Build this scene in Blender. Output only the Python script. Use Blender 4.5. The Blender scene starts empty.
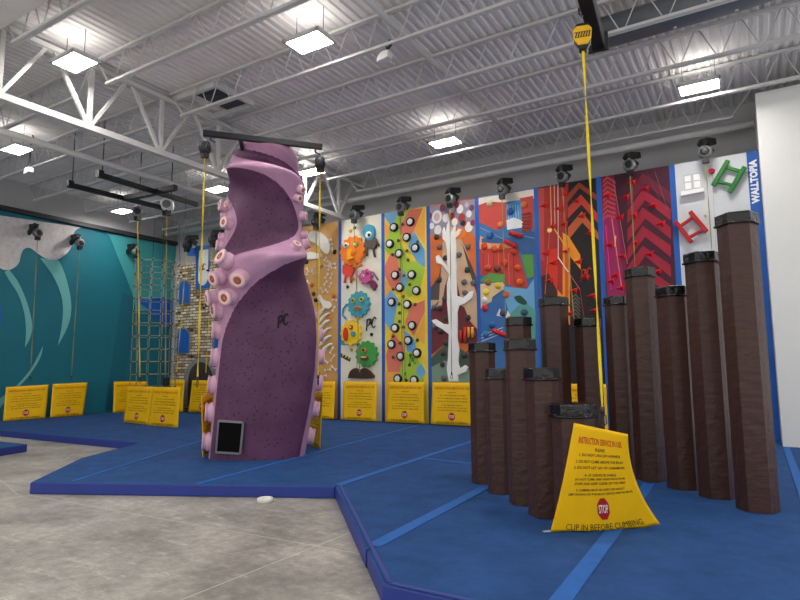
import bpy, bmesh, math, random
from mathutils import Vector, Matrix
from mathutils.bvhtree import BVHTree
random.seed(7)
C = bpy.context.scene
col = C.collection
PI = math.pi

# ------------------------------------------------------------------ camera
EYE = Vector((0, 0, 1.6))
FPX, YAW, PITCH, ROLL = 580.5, 0.54555, 0.11408, -0.00669
fwd = Vector((-math.sin(YAW)*math.cos(PITCH), math.cos(YAW)*math.cos(PITCH), math.sin(PITCH)))
rgt0 = Vector((math.cos(YAW), math.sin(YAW), 0))
up0 = rgt0.cross(fwd)
rgt = rgt0*math.cos(ROLL) + up0*math.sin(ROLL)
upv = -rgt0*math.sin(ROLL) + up0*math.cos(ROLL)
cd = bpy.data.cameras.new('camera'); cam = bpy.data.objects.new('camera', cd); col.objects.link(cam)
cd.sensor_width = 36; cd.lens = FPX*36/800; cd.clip_end = 200
mw = Matrix((rgt, upv, -fwd)).transposed().to_4x4(); mw.translation = EYE; cam.matrix_world = mw
C.camera = cam

def ray(x, y): return rgt*((x-400)/FPX) - upv*((y-300)/FPX) + fwd
def atz(x, y, z):
    d = ray(x, y); return EYE + d*((z-EYE.z)/d.z)
def aty(x, y, Y):
    d = ray(x, y); return EYE + d*(Y/d.y)
def atx(x, y, X):
    d = ray(x, y); return EYE + d*(X/d.x)

# ------------------------------------------------------------------ materials
def lin(c):
    return tuple((v/255/12.92 if v/255 <= .04045 else ((v/255+.055)/1.055)**2.4) for v in c)
MATS = {}
def mat(name, rgb, rough=.6, metal=0, var=0, vscale=4, bump=0, bscale=40, spec=.4, emit=0, stretch=(1,1,1), rgb2=None):
    if name in MATS: return MATS[name]
    m = bpy.data.materials.new(name); m.use_nodes = True
    nt = m.node_tree; b = nt.nodes['Principled BSDF']
    c = lin(rgb)
    b.inputs['Base Color'].default_value = (*c, 1)
    b.inputs['Roughness'].default_value = rough; b.inputs['Metallic'].default_value = metal
    b.inputs['Specular IOR Level'].default_value = spec
    if emit:
        b.inputs['Emission Color'].default_value = (*c, 1); b.inputs['Emission Strength'].default_value = emit
    if var or bump:
        tc = nt.nodes.new('ShaderNodeTexCoord'); mp = nt.nodes.new('ShaderNodeMapping')
        mp.inputs['Scale'].default_value = stretch
        nt.links.new(tc.outputs['Object'], mp.inputs['Vector'])
    if var:
        n = nt.nodes.new('ShaderNodeTexNoise'); n.inputs['Scale'].default_value = vscale; n.inputs['Detail'].default_value = 6
        n.inputs['Roughness'].default_value = .62
        nt.links.new(mp.outputs[0], n.inputs['Vector'])
        r = nt.nodes.new('ShaderNodeValToRGB')
        r.color_ramp.elements[0].position = .32; r.color_ramp.elements[1].position = .68
        c2 = lin(rgb2) if rgb2 else None
        r.color_ramp.elements[0].color = (*[v*(1-var) for v in c], 1)
        r.color_ramp.elements[1].color = (*(c2 if c2 else [min(1, v*(1+var)) for v in c]), 1)
        nt.links.new(n.outputs['Fac'], r.inputs['Fac']); nt.links.new(r.outputs['Color'], b.inputs['Base Color'])
    if bump:
        n2 = nt.nodes.new('ShaderNodeTexNoise'); n2.inputs['Scale'].default_value = bscale; n2.inputs['Detail'].default_value = 4
        nt.links.new(mp.outputs[0], n2.inputs['Vector'])
        bp = nt.nodes.new('ShaderNodeBump'); bp.inputs['Strength'].default_value = bump; bp.inputs['Distance'].default_value = .03
        nt.links.new(n2.outputs['Fac'], bp.inputs['Height']); nt.links.new(bp.outputs['Normal'], b.inputs['Normal'])
    MATS[name] = m
    return m
def speckle(name, rgb, dark, scale=16, thr=.56, rough=.55):
    m = bpy.data.materials.new(name); m.use_nodes = True
    nt = m.node_tree; b = nt.nodes['Principled BSDF']; b.inputs['Roughness'].default_value = rough
    b.inputs['Specular IOR Level'].default_value = .3
    tc = nt.nodes.new('ShaderNodeTexCoord')
    v = nt.nodes.new('ShaderNodeTexVoronoi'); v.inputs['Scale'].default_value = scale; v.inputs['Randomness'].default_value = 1
    nt.links.new(tc.outputs['Object'], v.inputs['Vector'])
    n = nt.nodes.new('ShaderNodeTexNoise'); n.inputs['Scale'].default_value = 60
    nt.links.new(tc.outputs['Object'], n.inputs['Vector'])
    ad = nt.nodes.new('ShaderNodeMath'); ad.operation = 'ADD'
    ml = nt.nodes.new('ShaderNodeMath'); ml.operation = 'MULTIPLY'; ml.inputs[1].default_value = .25
    nt.links.new(n.outputs['Fac'], ml.inputs[0]); nt.links.new(v.outputs['Distance'], ad.inputs[0]); nt.links.new(ml.outputs[0], ad.inputs[1])
    r = nt.nodes.new('ShaderNodeValToRGB')
    r.color_ramp.elements[0].position = thr-.22; r.color_ramp.elements[1].position = thr-.16
    r.color_ramp.elements[0].color = (*lin(dark), 1); r.color_ramp.elements[1].color = (*lin(rgb), 1)
    nt.links.new(ad.outputs[0], r.inputs['Fac'])
    big = nt.nodes.new('ShaderNodeTexNoise'); big.inputs['Scale'].default_value = 2.5
    nt.links.new(tc.outputs['Object'], big.inputs['Vector'])
    mx = nt.nodes.new('ShaderNodeMix'); mx.data_type = 'RGBA'; mx.blend_type = 'MULTIPLY'
    rr = nt.nodes.new('ShaderNodeValToRGB'); rr.color_ramp.elements[0].color = (.75, .72, .75, 1); rr.color_ramp.elements[1].color = (1, 1, 1, 1)
    rr.color_ramp.elements[0].position = .35; rr.color_ramp.elements[1].position = .65
    nt.links.new(big.outputs['Fac'], rr.inputs['Fac'])
    mx.inputs[0].default_value = 1
    nt.links.new(r.outputs['Color'], mx.inputs[6]); nt.links.new(rr.outputs['Color'], mx.inputs[7])
    nt.links.new(mx.outputs[2], b.inputs['Base Color'])
    MATS[name] = m
    return m

# ------------------------------------------------------------------ mesh building
class MB:
    def __init__(s): s.v = []; s.f = []; s.m = []; s.sm = []
    def add(s, vs, fs, mi=0, smooth=False):
        o = len(s.v); s.v += [Vector(p) for p in vs]
        for f in fs: s.f.append([i+o for i in f]); s.m.append(mi); s.sm.append(smooth)
        return s
    def box(s, a, b, mi=0):
        x0, y0, z0 = a; x1, y1, z1 = b
        return s.add([(x0,y0,z0),(x1,y0,z0),(x1,y1,z0),(x0,y1,z0),(x0,y0,z1),(x1,y0,z1),(x1,y1,z1),(x0,y1,z1)],
              [(3,2,1,0),(4,5,6,7),(0,1,5,4),(1,2,6,5),(2,3,7,6),(3,0,4,7)], mi)
    def bar(s, a, b, w, h, mi=0, up=(0,0,1)):
        a = Vector(a); b = Vector(b); d = (b-a).normalized(); u = Vector(up)
        if abs(d.dot(u)) > .98: u = Vector((0,1,0))
        r = d.cross(u).normalized(); u = r.cross(d).normalized()
        vs = [p + r*sx*w/2 + u*sy*h/2 for p in (a, b) for sx, sy in ((-1,-1),(1,-1),(1,1),(-1,1))]
        return s.add(vs, [(0,1,2,3),(7,6,5,4),(0,4,5,1),(1,5,6,2),(2,6,7,3),(3,7,4,0)], mi)
    def tube(s, pts, r, n=8, mi=0, cap=True, closed=False):
        pts = [Vector(p) for p in pts]; rs = r if isinstance(r, (list, tuple)) else [r]*len(pts)
        vs = []; fs = []; N = len(pts); pr = None
        for i, p in enumerate(pts):
            if closed: d = pts[(i+1) % N]-pts[i-1]
            else: d = pts[min(i+1, N-1)]-pts[max(i-1, 0)]
            d.normalize()
            if pr is None:
                pr = d.cross(Vector((0,0,1)))
                if pr.length < .05: pr = d.cross(Vector((0,1,0)))
            pr = (pr - d*pr.dot(d)).normalized(); q = d.cross(pr)
            for k in range(n):
                a = 2*PI*k/n; vs.append(p + (pr*math.cos(a)+q*math.sin(a))*rs[i])
        for i in range(N if closed else N-1):
            j = (i+1) % N
            for k in range(n):
                l = (k+1) % n; fs.append((i*n+k, i*n+l, j*n+l, j*n+k))
        if cap and not closed: fs += [tuple(range(n))[::-1], tuple(range((N-1)*n, N*n))]
        return s.add(vs, fs, mi, True)
    def lathe(s, prof, o, axis=(0,0,1), n=20, mi=0):
        o = Vector(o); ax = Vector(axis).normalized(); u = ax.orthogonal().normalized(); w = ax.cross(u)
        vs = []; fs = []
        for r, h in prof:
            for k in range(n):
                a = 2*PI*k/n; vs.append(o + ax*h + (u*math.cos(a)+w*math.sin(a))*r)
        for i in range(len(prof)-1):
            for k in range(n):
                l = (k+1) % n; fs.append((i*n+k, i*n+l, (i+1)*n+l, (i+1)*n+k))
        fs += [tuple(range(n))[::-1], tuple(range((len(prof)-1)*n, len(prof)*n))]
        return s.add(vs, fs, mi, True)
    def poly(s, pts, mi=0): return s.add(pts, [tuple(range(len(pts)))], mi)
    def prism(s, pts, ext, mi=0, side=None):
        n = len(pts); e = Vector(ext); pts = [Vector(p) for p in pts]
        s.add(pts + [p+e for p in pts], [], mi); o = len(s.v)-2*n
        s.f += [[o+i for i in range(n)][::-1], [o+n+i for i in range(n)]]; s.m += [mi, mi]; s.sm += [False]*2
        for i in range(n):
            j = (i+1) % n; s.f.append([o+i, o+j, o+n+j, o+n+i]); s.m.append(mi if side is None else side); s.sm.append(False)
        return s
    def blob(s, c, r, mi=0, seed=0, flat=(1,1,1), n=10, jit=.18):
        rd = random.Random(seed); c = Vector(c); vs = [c+Vector((0,0,r*flat[2]))]; fs = []
        R_ = n//2
        for i in range(1, R_):
            t = PI*i/R_
            for k in range(n):
                a = 2*PI*k/n; q = r*(1+rd.uniform(-jit, jit))
                vs.append(c+Vector((q*math.sin(t)*math.cos(a)*flat[0], q*math.sin(t)*math.sin(a)*flat[1], q*math.cos(t)*flat[2])))
        vs.append(c-Vector((0,0,r*flat[2])))
        for k in range(n): fs.append((0, 1+k, 1+(k+1) % n))
        for i in range(R_-2):
            for k in range(n):
                l = (k+1) % n; fs.append((1+i*n+k, 1+(i+1)*n+k, 1+(i+1)*n+l, 1+i*n+l))
        L = len(vs)-1
        for k in range(n): fs.append((L, 1+(R_-2)*n+(k+1) % n, 1+(R_-2)*n+k))
        return s.add(vs, fs, mi, True)
    def build(s, name, mats, parent=None, bevel=0, fix=True):
        if not isinstance(mats, (list, tuple)): mats = [mats]
        org = Vector((0,0,0))
        p = parent
        while p is not None: org += p.location; p = p.parent
        me = bpy.data.meshes.new(name); me.from_pydata([v-org for v in s.v], [], s.f)
        for m in mats: me.materials.append(m)
        for i, pl in enumerate(me.polygons): pl.material_index = s.m[i]; pl.use_smooth = s.sm[i]
        if fix:
            bm = bmesh.new(); bm.from_mesh(me); bmesh.ops.recalc_face_normals(bm, faces=bm.faces)
            bm.to_mesh(me); bm.free()
        me.update()
        o = bpy.data.objects.new(name, me); col.objects.link(o)
        if parent: o.parent = parent
        if bevel:
            md = o.modifiers.new('bevel', 'BEVEL'); md.width = bevel; md.segments = 2; md.limit_method = 'ANGLE'
        return o
def tag(o, label=None, cat=None, group=None, kind=None):
    if label: o['label'] = label
    if cat: o['category'] = cat
    if group: o['group'] = group
    if kind: o['kind'] = kind
    return o
def thing(name, loc, label, cat, group=None, rz=0):
    o = bpy.data.objects.new(name, None); col.objects.link(o); o.location = loc; o.rotation_euler.z = rz
    o.empty_display_size = .2
    return tag(o, label, cat, group)
def struct(o): o['kind'] = 'structure'; return o
FONT = {}
def text_mesh(txt, size=1.0, bold=0):
    """flat text: vertices (x, y) with width normalised later; returns (verts, faces, width, height)"""
    k = (txt, bold)
    if k not in FONT:
        cu = bpy.data.curves.new('t', 'FONT'); cu.body = txt; cu.size = 1; cu.resolution_u = 2; cu.offset = bold
        ob = bpy.data.objects.new('t', cu); col.objects.link(ob)
        dg = bpy.context.evaluated_depsgraph_get(); me = ob.evaluated_get(dg).to_mesh()
        vs = [v.co.to_2d() for v in me.vertices]; fs = [tuple(p.vertices) for p in me.polygons]
        bpy.data.objects.remove(ob); bpy.data.curves.remove(cu)
        x0 = min(v.x for v in vs); x1 = max(v.x for v in vs); y0 = min(v.y for v in vs); y1 = max(v.y for v in vs)
        FONT[k] = ([((v.x-x0)/(x1-x0), (v.y-y0)/(y1-y0)) for v in vs], fs, (x1-x0)/(y1-y0))
    return FONT[k]

# common materials
M_white = mat('white_paint_steel', (206,205,203), .5, var=.06, vscale=3)
M_deck = mat('galvanised_deck', (226,223,221), .75, metal=0, var=.05, vscale=1.5, spec=.15)
M_wall = mat('grey_wall_paint', (186,186,186), .85, var=.04, vscale=1.5)
M_wwall = mat('white_wall_paint', (226,226,222), .8, var=.02, vscale=1.5)
M_black = mat('black_powder_coat', (22,22,25), .45)
M_dark = mat('dark_grey_plastic', (48,48,52), .5)
M_steel = mat('brushed_steel', (165,165,168), .35, metal=.8)
M_silver = mat('silver_housing', (122,124,122), .4, metal=.4)
M_blue = mat('blue_panel_frame', (28,92,176), .55, var=.05, vscale=3)
M_yellow = mat('yellow_vinyl', (243,190,8), .5, var=.05, vscale=3, spec=.25)
M_orange = mat('orange_vinyl_back', (226,150,12), .55, var=.08, vscale=3)
M_ink = mat('black_ink', (35,28,12), .7)
M_redink = mat('orange_red_ink', (196,62,22), .7)
M_stop = mat('stop_red', (176,28,36), .6)
M_stopw = mat('stop_white', (240,235,225), .6)
M_web = mat('yellow_webbing', (214,186,40), .7, var=.2, vscale=30)
M_webd = mat('olive_webbing', (150,140,70), .7, var=.2, vscale=30)

# ------------------------------------------------------------------ floor, walls
ZM = .145
YW, XW, YB = 13.25, -18.59, 14.2
def floor_mat_nodes():
    m = bpy.data.materials.new('polished_concrete'); m.use_nodes = True; nt = m.node_tree; b = nt.nodes['Principled BSDF']
    tc = nt.nodes.new('ShaderNodeTexCoord')
    def noise(sc, det, rough, st=(1,1,1)):
        mp = nt.nodes.new('ShaderNodeMapping'); mp.inputs['Scale'].default_value = st; mp.inputs['Rotation'].default_value = (0,0,.4)
        nt.links.new(tc.outputs['Object'], mp.inputs[0])
        n = nt.nodes.new('ShaderNodeTexNoise'); n.inputs['Scale'].default_value = sc; n.inputs['Detail'].default_value = det; n.inputs['Roughness'].default_value = rough
        nt.links.new(mp.outputs[0], n.inputs['Vector']); return n.outputs['Fac']
    def ramp(f, p0, c0, p1, c1):
        r = nt.nodes.new('ShaderNodeValToRGB'); e = r.color_ramp.elements
        e[0].position = p0; e[0].color = (*c0, 1); e[1].position = p1; e[1].color = (*c1, 1)
        nt.links.new(f, r.inputs['Fac']); return r.outputs['Color']
    def mix(a, bb, fac, mode):
        x = nt.nodes.new('ShaderNodeMix'); x.data_type = 'RGBA'; x.blend_type = mode; x.inputs[0].default_value = fac
        nt.links.new(a, x.inputs[6]); nt.links.new(bb, x.inputs[7]); return x.outputs[2]
    base = ramp(noise(.9, 8, .65), .3, lin((122,118,112)), .68, lin((192,187,179)))
    fine = ramp(noise(9, 8, .75), .3, (.62,.61,.59), .7, (1.15,1.14,1.12))
    scr = ramp(noise(2.6, 10, .85, (1,3.2,1)), .52, (1,1,1), .64, (1.55,1.55,1.55))
    c = mix(mix(base, fine, 1, 'MULTIPLY'), scr, 1, 'MULTIPLY')
    nt.links.new(c, b.inputs['Base Color'])
    rr = ramp(noise(2.2, 6, .6), .3, (.34,.34,.34), .7, (.6,.6,.6)); nt.links.new(rr, b.inputs['Roughness'])
    return m
M_conc = floor_mat_nodes()
fl = struct(MB().box((-19.5,-4,-.2), (7,14.4,0)).build('floor', M_conc))
M_joint = mat('pale_joint_filler', (206,202,192), .8, var=.15, vscale=8)
for a, b in (((-8.06,4.06),(-3.0,4.27)), ((-3.52,2.3),(-3.47,4.75)), ((-10.2,4.6),(-8.15,4.0)), ((-8.3,1.5),(-8.0,4.0))):
    d = Vector((b[0]-a[0], b[1]-a[1], 0)).normalized(); nn = Vector((-d.y, d.x, 0))*.006
    A = Vector((*a, .0015)); B = Vector((*b, .0015))
    MB().poly([A-nn, B-nn, B+nn, A+nn]).build('floor_joint', M_joint, fl)
struct(MB().box((-19.5,YB,-.2), (7,YB+.3,7.7)).build('wall_back', M_wall))
struct(MB().box((.33,12.51,ZM), (7,YB,6.71)).build('wall_right', M_wwall))

# teal climbing wall on the left: painted wave, built as relief boards
wl = struct(MB().box((XW-.3,-4,-.2), (XW-.02,YB,7.7)).build('wall_left', M_wall))
M_teal = mat('teal_wave_board', (20,112,128), .6, var=.07, vscale=.7)
M_teal2 = mat('light_teal_board', (66,158,162), .6, var=.05, vscale=.7)
M_teal3 = mat('crest_teal_board', (112,186,184), .6, var=.05, vscale=.7)
M_teal4 = mat('deep_teal_board', (22,100,118), .6, var=.05, vscale=.7)
M_cream = mat('white_speckled_board', (206,200,200), .8, var=.12, vscale=9)
M_royal = mat('royal_blue_board', (22,96,190), .6, var=.06, vscale=2)
tw = thing('climbing_wall', (XW,9,ZM), 'long teal climbing wall painted with a breaking wave, at the left of the hall', 'climbing wall')
MB().box((XW-.019,2,ZM), (XW,YB-.05,6.22)).build('board', M_teal, tw)
def lw(pts, k): return [atx(x, y, XW+k) for x, y in pts]
def arc(pts, n=6):
    out = []
    P = [pts[0]]+list(pts)+[pts[-1]]
    for i in range(1, len(P)-2):
        for j in range(n):
            t = j/n; p0, p1, p2, p3 = P[i-1:i+3]
            out.append(tuple(.5*((2*p1[q])+(p2[q]-p0[q])*t+(2*p0[q]-5*p1[q]+4*p2[q]-p3[q])*t*t+(3*p1[q]-p0[q]-3*p2[q]+p3[q])*t**3) for q in (0,1)))
    out.append(tuple(pts[-1])); return out
foam = arc([(-30,262),(-12,258),(0,268),(9,270),(18,264),(21,254),(24,249),(30,248),(37,253),(46,258.5),(57,259.5),(66,254),(71,247),(72,237),(76,230),(83,227)])
p = lw(foam, .012)+[atx(83,226,XW+.012), atx(-30,211,XW+.012)]
for q in p: q.z = min(q.z, 6.2)
MB().prism(p, (.012,0,0)).build('foam_board', M_cream, tw)
sh = [([(9,270),(18,282),(26,300),(31,318),(32,330),(29,340),(25,347)], [(25,347),(26,330),(24,312),(18,294),(9,280),(4,271)]),
      ([(40,258),(52,259.5),(58,260),(65,275),(70,295),(71,312),(67,328),(58,345)], [(58,345),(61,330),(63,312),(61,295),(53,276),(40,258)]),
      ([(43,346),(40,358),(30,374),(16,390),(4,403),(-6,416)], [(-6,416),(-6,404),(6,394),(18,384),(30,370),(38,356),(43,346)])]
for a, b in sh: MB().prism(lw(arc(a)+arc(b)[1:-1], .002), (.009,0,0)).build('wave_crest', M_teal3, tw)
p = lw(arc([(104,231),(110,238),(117,255),(126,277),(133,296),(136,312)]), .002)+lw([(180,303)], .002)+lw([(180,247)], .002)
for q in p: q.z = min(q.z, 6.2); q.y = min(q.y, YB-.06)
MB().prism(p, (.008,0,0)).build('sky_board', M_teal2, tw)
p = lw([(134,297),(146,300),(160,297),(172,301),(178,300),(178,330),(168,326),(158,321),(148,309),(139,303)], .011)
for q in p: q.y = min(q.y, YB-.06)
MB().prism(p, (.008,0,0)).build('blue_wave_board', M_royal, tw)
MB().prism(lw([(122,292),(133,297),(136,312),(120,409),(105,410)], .002), (.004,0,0)).build('deep_teal_facet', M_teal4, tw)  # facet board in a slightly deeper teal than the main board
MB().prism(lw([(0,300),(-10,310),(-10,330),(2,322)], .002), (.006,0,0)).build('blue_wave_board', M_royal, tw)
MB().box((XW-.02,2,6.225), (XW+.14,YB-.05,6.36)).build('top_rail', M_dark, tw)

# ------------------------------------------------------------------ padded floor mats
M_mat = mat('blue_mat_carpet', (34,72,126), .85, var=.14, vscale=3.5, bump=.15, bscale=160, spec=.2, rgb2=(42,82,138))
M_navy = mat('navy_vinyl_edge', (38,56,136), .5, var=.06, vscale=4)
M_strip = mat('blue_seam_tape', (40,98,172), .7, var=.08, vscale=9, spec=.25)
def floor_pad(pts, label):
    o = MB().prism([(x, y, .001) for x, y in pts], (0,0,ZM-.001), 0, 1).build('floor_mat', [M_mat, M_navy], bevel=.012)
    return tag(o, label, 'mat')
floor_pad([(-18.55,13.24),(-18.55,7.0),(-15.64,7.14),(-10.42,7.27),(-9.55,5.62),(-8.09,4.1),(-4.5,5.84),(-4.96,13.24)],
          'largest blue padded mat, under the purple tentacle and the teal wall')
floor_pad([(-4.49,5.84),(-2.75,3.98),(-3.06,13.24),(-4.95,13.24)], 'blue padded mat between the tentacle mat and the brown posts')
floor_pad([(-2.74,3.98),(-2.24,3.44),(-1.13,3.44),(-1.33,13.24),(-3.05,13.24)], 'blue padded mat under the left row of brown posts')
floor_pad([(-1.12,3.44),(4.2,3.44),(4.2,12.5),(.325,12.5),(.325,13.24),(-1.32,13.24)], 'blue padded mat under the right row of tall posts by the white wall')
tag(MB().prism([(-12.22,6.1,.001),(-16.4,5.95,.001),(-16.4,3,.001),(-11.2,3,.001)], (0,0,ZM-.001), 0, 1).build('floor_mat', [M_mat, M_navy], bevel=.012),
    'separate blue padded mat on the concrete at the left edge', 'mat')
def strip(a, b, w, label, z=ZM):
    A = Vector((*a, z)); B = Vector((*b, z)); d = (B-A).normalized(); nn = Vector((-d.y, d.x, 0))*w/2
    tag(MB().prism([A-nn, B-nn, B+nn, A+nn], (0,0,.008)).build('seam_strip', M_strip, bevel=.003), label, 'seam tape', 'seam strips on the blue mats')
strip((-4.5,5.9), (-4.95,13.1), .11, 'blue seam strip running from the inner corner of the mat edge to the wall')
strip((-2.755,4.09), (-2.87,6.62), .13, 'blue seam strip running from the slanted mat edge to the first brown posts')
strip((-1.125,3.52), (-1.205,7.85), .13, 'blue seam strip under the front yellow gate')
strip((-6.1,5.1), (-7.28,13.0), .07, 'thin blue seam strip passing the right foot of the tentacle')
strip((-7.66,4.4), (-10.9,10.6), .05, 'thin blue seam strip left of the tentacle')
strip((-4.57,8.25), (-3.0,8.1), .08, 'short cross seam strip left of the brown posts')
strip((.37,12.42), (.37,5.4), .1, 'blue seam strip beside the white wall at right')
def edging(pts, label):
    n = len(pts); w = .09
    tag(MB().prism([(x, y, ZM+.001) for x, y in pts], (0,0,.012)).build('mat_edging', M_navy, bevel=.008), label, 'mat edging')
edging([(-4.46,5.87),(-2.22,3.46),(-2.187,3.482),(-4.44,5.905)], 'navy raised edging along the slanted mat edge')
edging([(-2.2,3.447),(4.2,3.447),(4.2,3.485),(-2.17,3.485)], 'navy raised edging at the very front of the mats')
# roll of tape left on the concrete
c = atz(265,502,0); t = MB(); t.lathe([(.088,0),(.094,.002),(.094,.045),(.09,.05),(.072,.05),(.068,.045),(.068,.002)], c, n=24)
tag(t.build('tape_roll', mat('white_tape', (226,224,216), .7)), 'white roll of tape lying on the concrete by the mat edge', 'tape')
# ------------------------------------------------------------------ roof
HB, HT = 6.6, 7.185
m = MB(); vs = []; fs = []; x = -19.4; prof = []
while x < 6.8:
    prof += [(x, HT+.02), (x+.055, HT+.02), (x+.08, HT+.05), (x+.128, HT+.05)]; x += .153
n = len(prof)
vs = [(a, -4, z) for a, z in prof]+[(a, YB+.1, z) for a, z in prof]
m.add(vs, [(i, i+1, n+i+1, n+i) for i in range(n-1)])
struct(m.build('ceiling', M_deck))
def joist(Y, x0, x1, label, sag=.35):
    o = thing('roof_joist', ((x0+x1)/2, Y, HB), label, 'roof joist', 'bar joists under the roof deck')
    t = MB()
    for s in (-1, 1): t.box((x0, Y+s*.025-.02, HT-.05), (x1, Y+s*.025+.02, HT)); 
    t.build('top_chord', M_white, o)
    t = MB()
    for s in (-1, 1): t.box((x0+sag, Y+s*.025-.02, HB), (x1-sag, Y+s*.025+.02, HB+.045))
    t.build('bottom_chord', M_white, o)
    t = MB(); st = .61; w0 = x0+.54; n_ = int((x1-sag-w0)/st)
    for i in range(n_):
        a = w0+i*st
        t.tube([(a+.03, Y, HB+.02), (a+st/2-.03, Y, HT-.03)], .0105, 5); t.tube([(a+st/2+.03, Y, HT-.03), (a+st-.03, Y, HB+.02)], .0105, 5)
    t.tube([(x0, Y, HT-.04), (x0+sag+.05, Y, HB+.02)], .018, 5); t.tube([(x1, Y, HT-.04), (x1-sag-.05, Y, HB+.02)], .018, 5)
    t.build('web', M_white, o)
YJ = [4.165+1.57*k*1.0 for k in range(7)]
YJ = [5.0*v for v in (.833,1.14,1.454,1.762,2.081,2.395,2.656)]
rank = ['closest to the camera','second closest to the camera','third from the camera','in the middle of the bay','third out from the panel wall','second out from the panel wall','right against the panel wall']
for Y, r in zip(YJ, rank):
    joist(Y, -9.86, .3 if Y > 12.6 else 5.2, 'white open web bar joist right of the girder, '+r)
    joist(Y, XW+.05, -10.04, 'white open web bar joist left of the girder, '+r)
# girder
XG = -9.95; gz0, gz1 = 5.9, 7.02
g = thing('roof_girder', (XG, 8, gz0), 'white truss girder crossing the hall above the tentacle', 'roof girder')
t = MB()
for s in (-1, 1): t.box((XG+s*.05-.035, -1, gz1-.02), (XG+s*.05+.035, YB-.02, gz1+.06))
t.build('top_chord', M_white, g)
MB().box((XG-.07,-1,gz0-.06), (XG+.07,YB-.02,gz0+.05)).build('bottom_chord', M_white, g)
k = 4.19-2*1.47*2
while k < YB-.5:
    MB().bar((XG,k,gz0), (XG,k,gz1), .07,.07).build('vertical_strut', M_white, g)
    MB().bar((XG,k,gz0), (XG,k-.66,gz1), .06,.06).build('diagonal_strut', M_white, g)
    if k+.66 < YB: MB().bar((XG,k,gz0), (XG,k+.66,gz1), .06,.06).build('diagonal_strut', M_white, g)
    k += 1.47
# pipes and ducts
tag(MB().tube([(-12.0,-1,6.11),(-12.0,YB-.02,6.11)], .07, 12).build('sprinkler_pipe', M_white), 'pale pipe running beside the truss girder to the left', 'pipe')
tag(MB().tube([(XW+.05,13.55,6.5),(.3,13.55,6.5)], .075, 12).build('sprinkler_pipe', M_white), 'pale pipe running above the climbing panels', 'pipe')
tag(MB().tube([(-4.55,1,6.98),(-4.55,12.9,6.98)], .05, 10).build('sprinkler_pipe', M_white), 'thin pale branch pipe under the deck in the middle bay', 'pipe')
tag(MB().box((-13,2.3,6.7), (-6.3,3.95,7.1)).build('air_duct', M_deck, bevel=.03), 'grey rectangular air duct at the top left corner', 'duct')
dct = thing('air_duct', (1,8.9,6.9), 'round grey air duct at the top right above the strap', 'duct')
MB().tube([(-1.9,9.15,6.86),(.2,9.15,6.86),(1.3,9.0,6.86),(2.2,8.4,6.86),(4.5,8.4,6.86)], .24, 20).build('duct_body', mat('dull_duct_metal', (120,124,130), .5, metal=.3, var=.08), dct)
for xx in (-.7,.1,): MB().tube([(xx,9.15,6.62),(xx,9.15,HT)], .03, 6).build('hanger', M_white, dct)
for xx in (-1.08,.0,.5):
    tag(MB().tube([(xx,11.0,HB+.02),(xx-.02,12.0,6.98)], .035, 8).build('conduit_brace', M_white), 'pale brace pipe above the light fixture at right', 'pipe', 'braces near the right light')

# roof vent with a dark louvre between two joists
vc = atz(214,99,7.15)
rv = thing('roof_vent', (vc.x,vc.y,7.1), 'square roof vent with a dark louvre, up by the girder above the tentacle beam', 'roof vent')
for a, b in (((-.62,-.5),(.62,-.5)), ((-.62,.5),(.62,.5)), ((-.62,-.5),(-.62,.5)), ((.62,-.5),(.62,.5))):
    MB().bar((vc.x+a[0],vc.y+a[1],7.1), (vc.x+b[0],vc.y+b[1],7.1), .07, .13).build('curb', M_white, rv)
t = MB()
for k in range(8): t.bar((vc.x-.1,vc.y-.44+k*.12,7.12), (vc.x+.56,vc.y-.44+k*.12,7.12), .09, .02)
t.box((vc.x-.1,vc.y-.47,7.13), (vc.x+.58,vc.y+.47,7.16)); t.build('louvre', mat('dark_louvre', (70,72,78), .6), rv)

# ceiling lights
M_lamp = mat('led_diffuser', (255,251,246), .4, emit=70)
M_lampup = mat('led_uplight', (255,250,244), .4, emit=13)
LX, LY = .32, .2
def high_bay(x, y, label):
    z = 6.7
    o = thing('high_bay_light', (x,y,z), label, 'ceiling light', 'led high bay lights')
    t = MB(); 
    for a, b in (((-LX-.03,-LY-.04),(LX+.03,-LY)), ((-LX-.03,LY),(LX+.03,LY+.04)), ((-LX-.05,-LY-.04),(-LX,LY+.04)), ((LX,-LY-.04),(LX+.05,LY+.04))):
        t.box((x+a[0],y+a[1],z-.02), (x+b[0],y+b[1],z+.03))
    t.box((x-LX,y-LY,z+.03), (x+LX,y+LY,z+.07)); t.build('housing', M_white, o)
    MB().box((x-LX,y-LY,z-.004), (x+LX,y+LY,z+.012)).build('diffuser', M_lamp, o)
    MB().box((x-LX*.8,y-.1,z+.072), (x+LX*.8,y+.1,z+.08)).build('uplight_lens', M_lampup, o)
    for sx in (-1, 1): MB().tube([(x+sx*LX*.85,y,z+.07),(x+sx*LX*.85,y,HT+.02)], .006, 5).build('hanging_cable', M_dark, o)
for x, y, lb in ((-9.4,5.05,'bright square ceiling light by the girder, second from the left'), (-5.68,6.66,'bright ceiling light at the top, left of the small white speaker'),
    (-5.74,11.5,'bright ceiling light above the tree painted panel'), (-.55,11.62,'bright ceiling light at far right beside the white wall'),
    (-9.66,11.44,'bright ceiling light seen just right of the tentacle top'), (-12.86,11.15,'bright ceiling light seen just left of the tentacle top'),
    (-17.3,11.1,'small bright ceiling light above the teal wall and rope net'), (-14.39,6.53,'leftmost bright ceiling light by the left image edge')):
    high_bay(x, y, lb)
for x, y in ((-.6,6.6),(4.2,6.6),(3.9,10.9),(-9.5,.6),(-5.7,1.4),(-.6,1.4),(4,1.4),(-14.4,1.2)):
    high_bay(x, y, 'high bay light overhead outside the picture')
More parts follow.
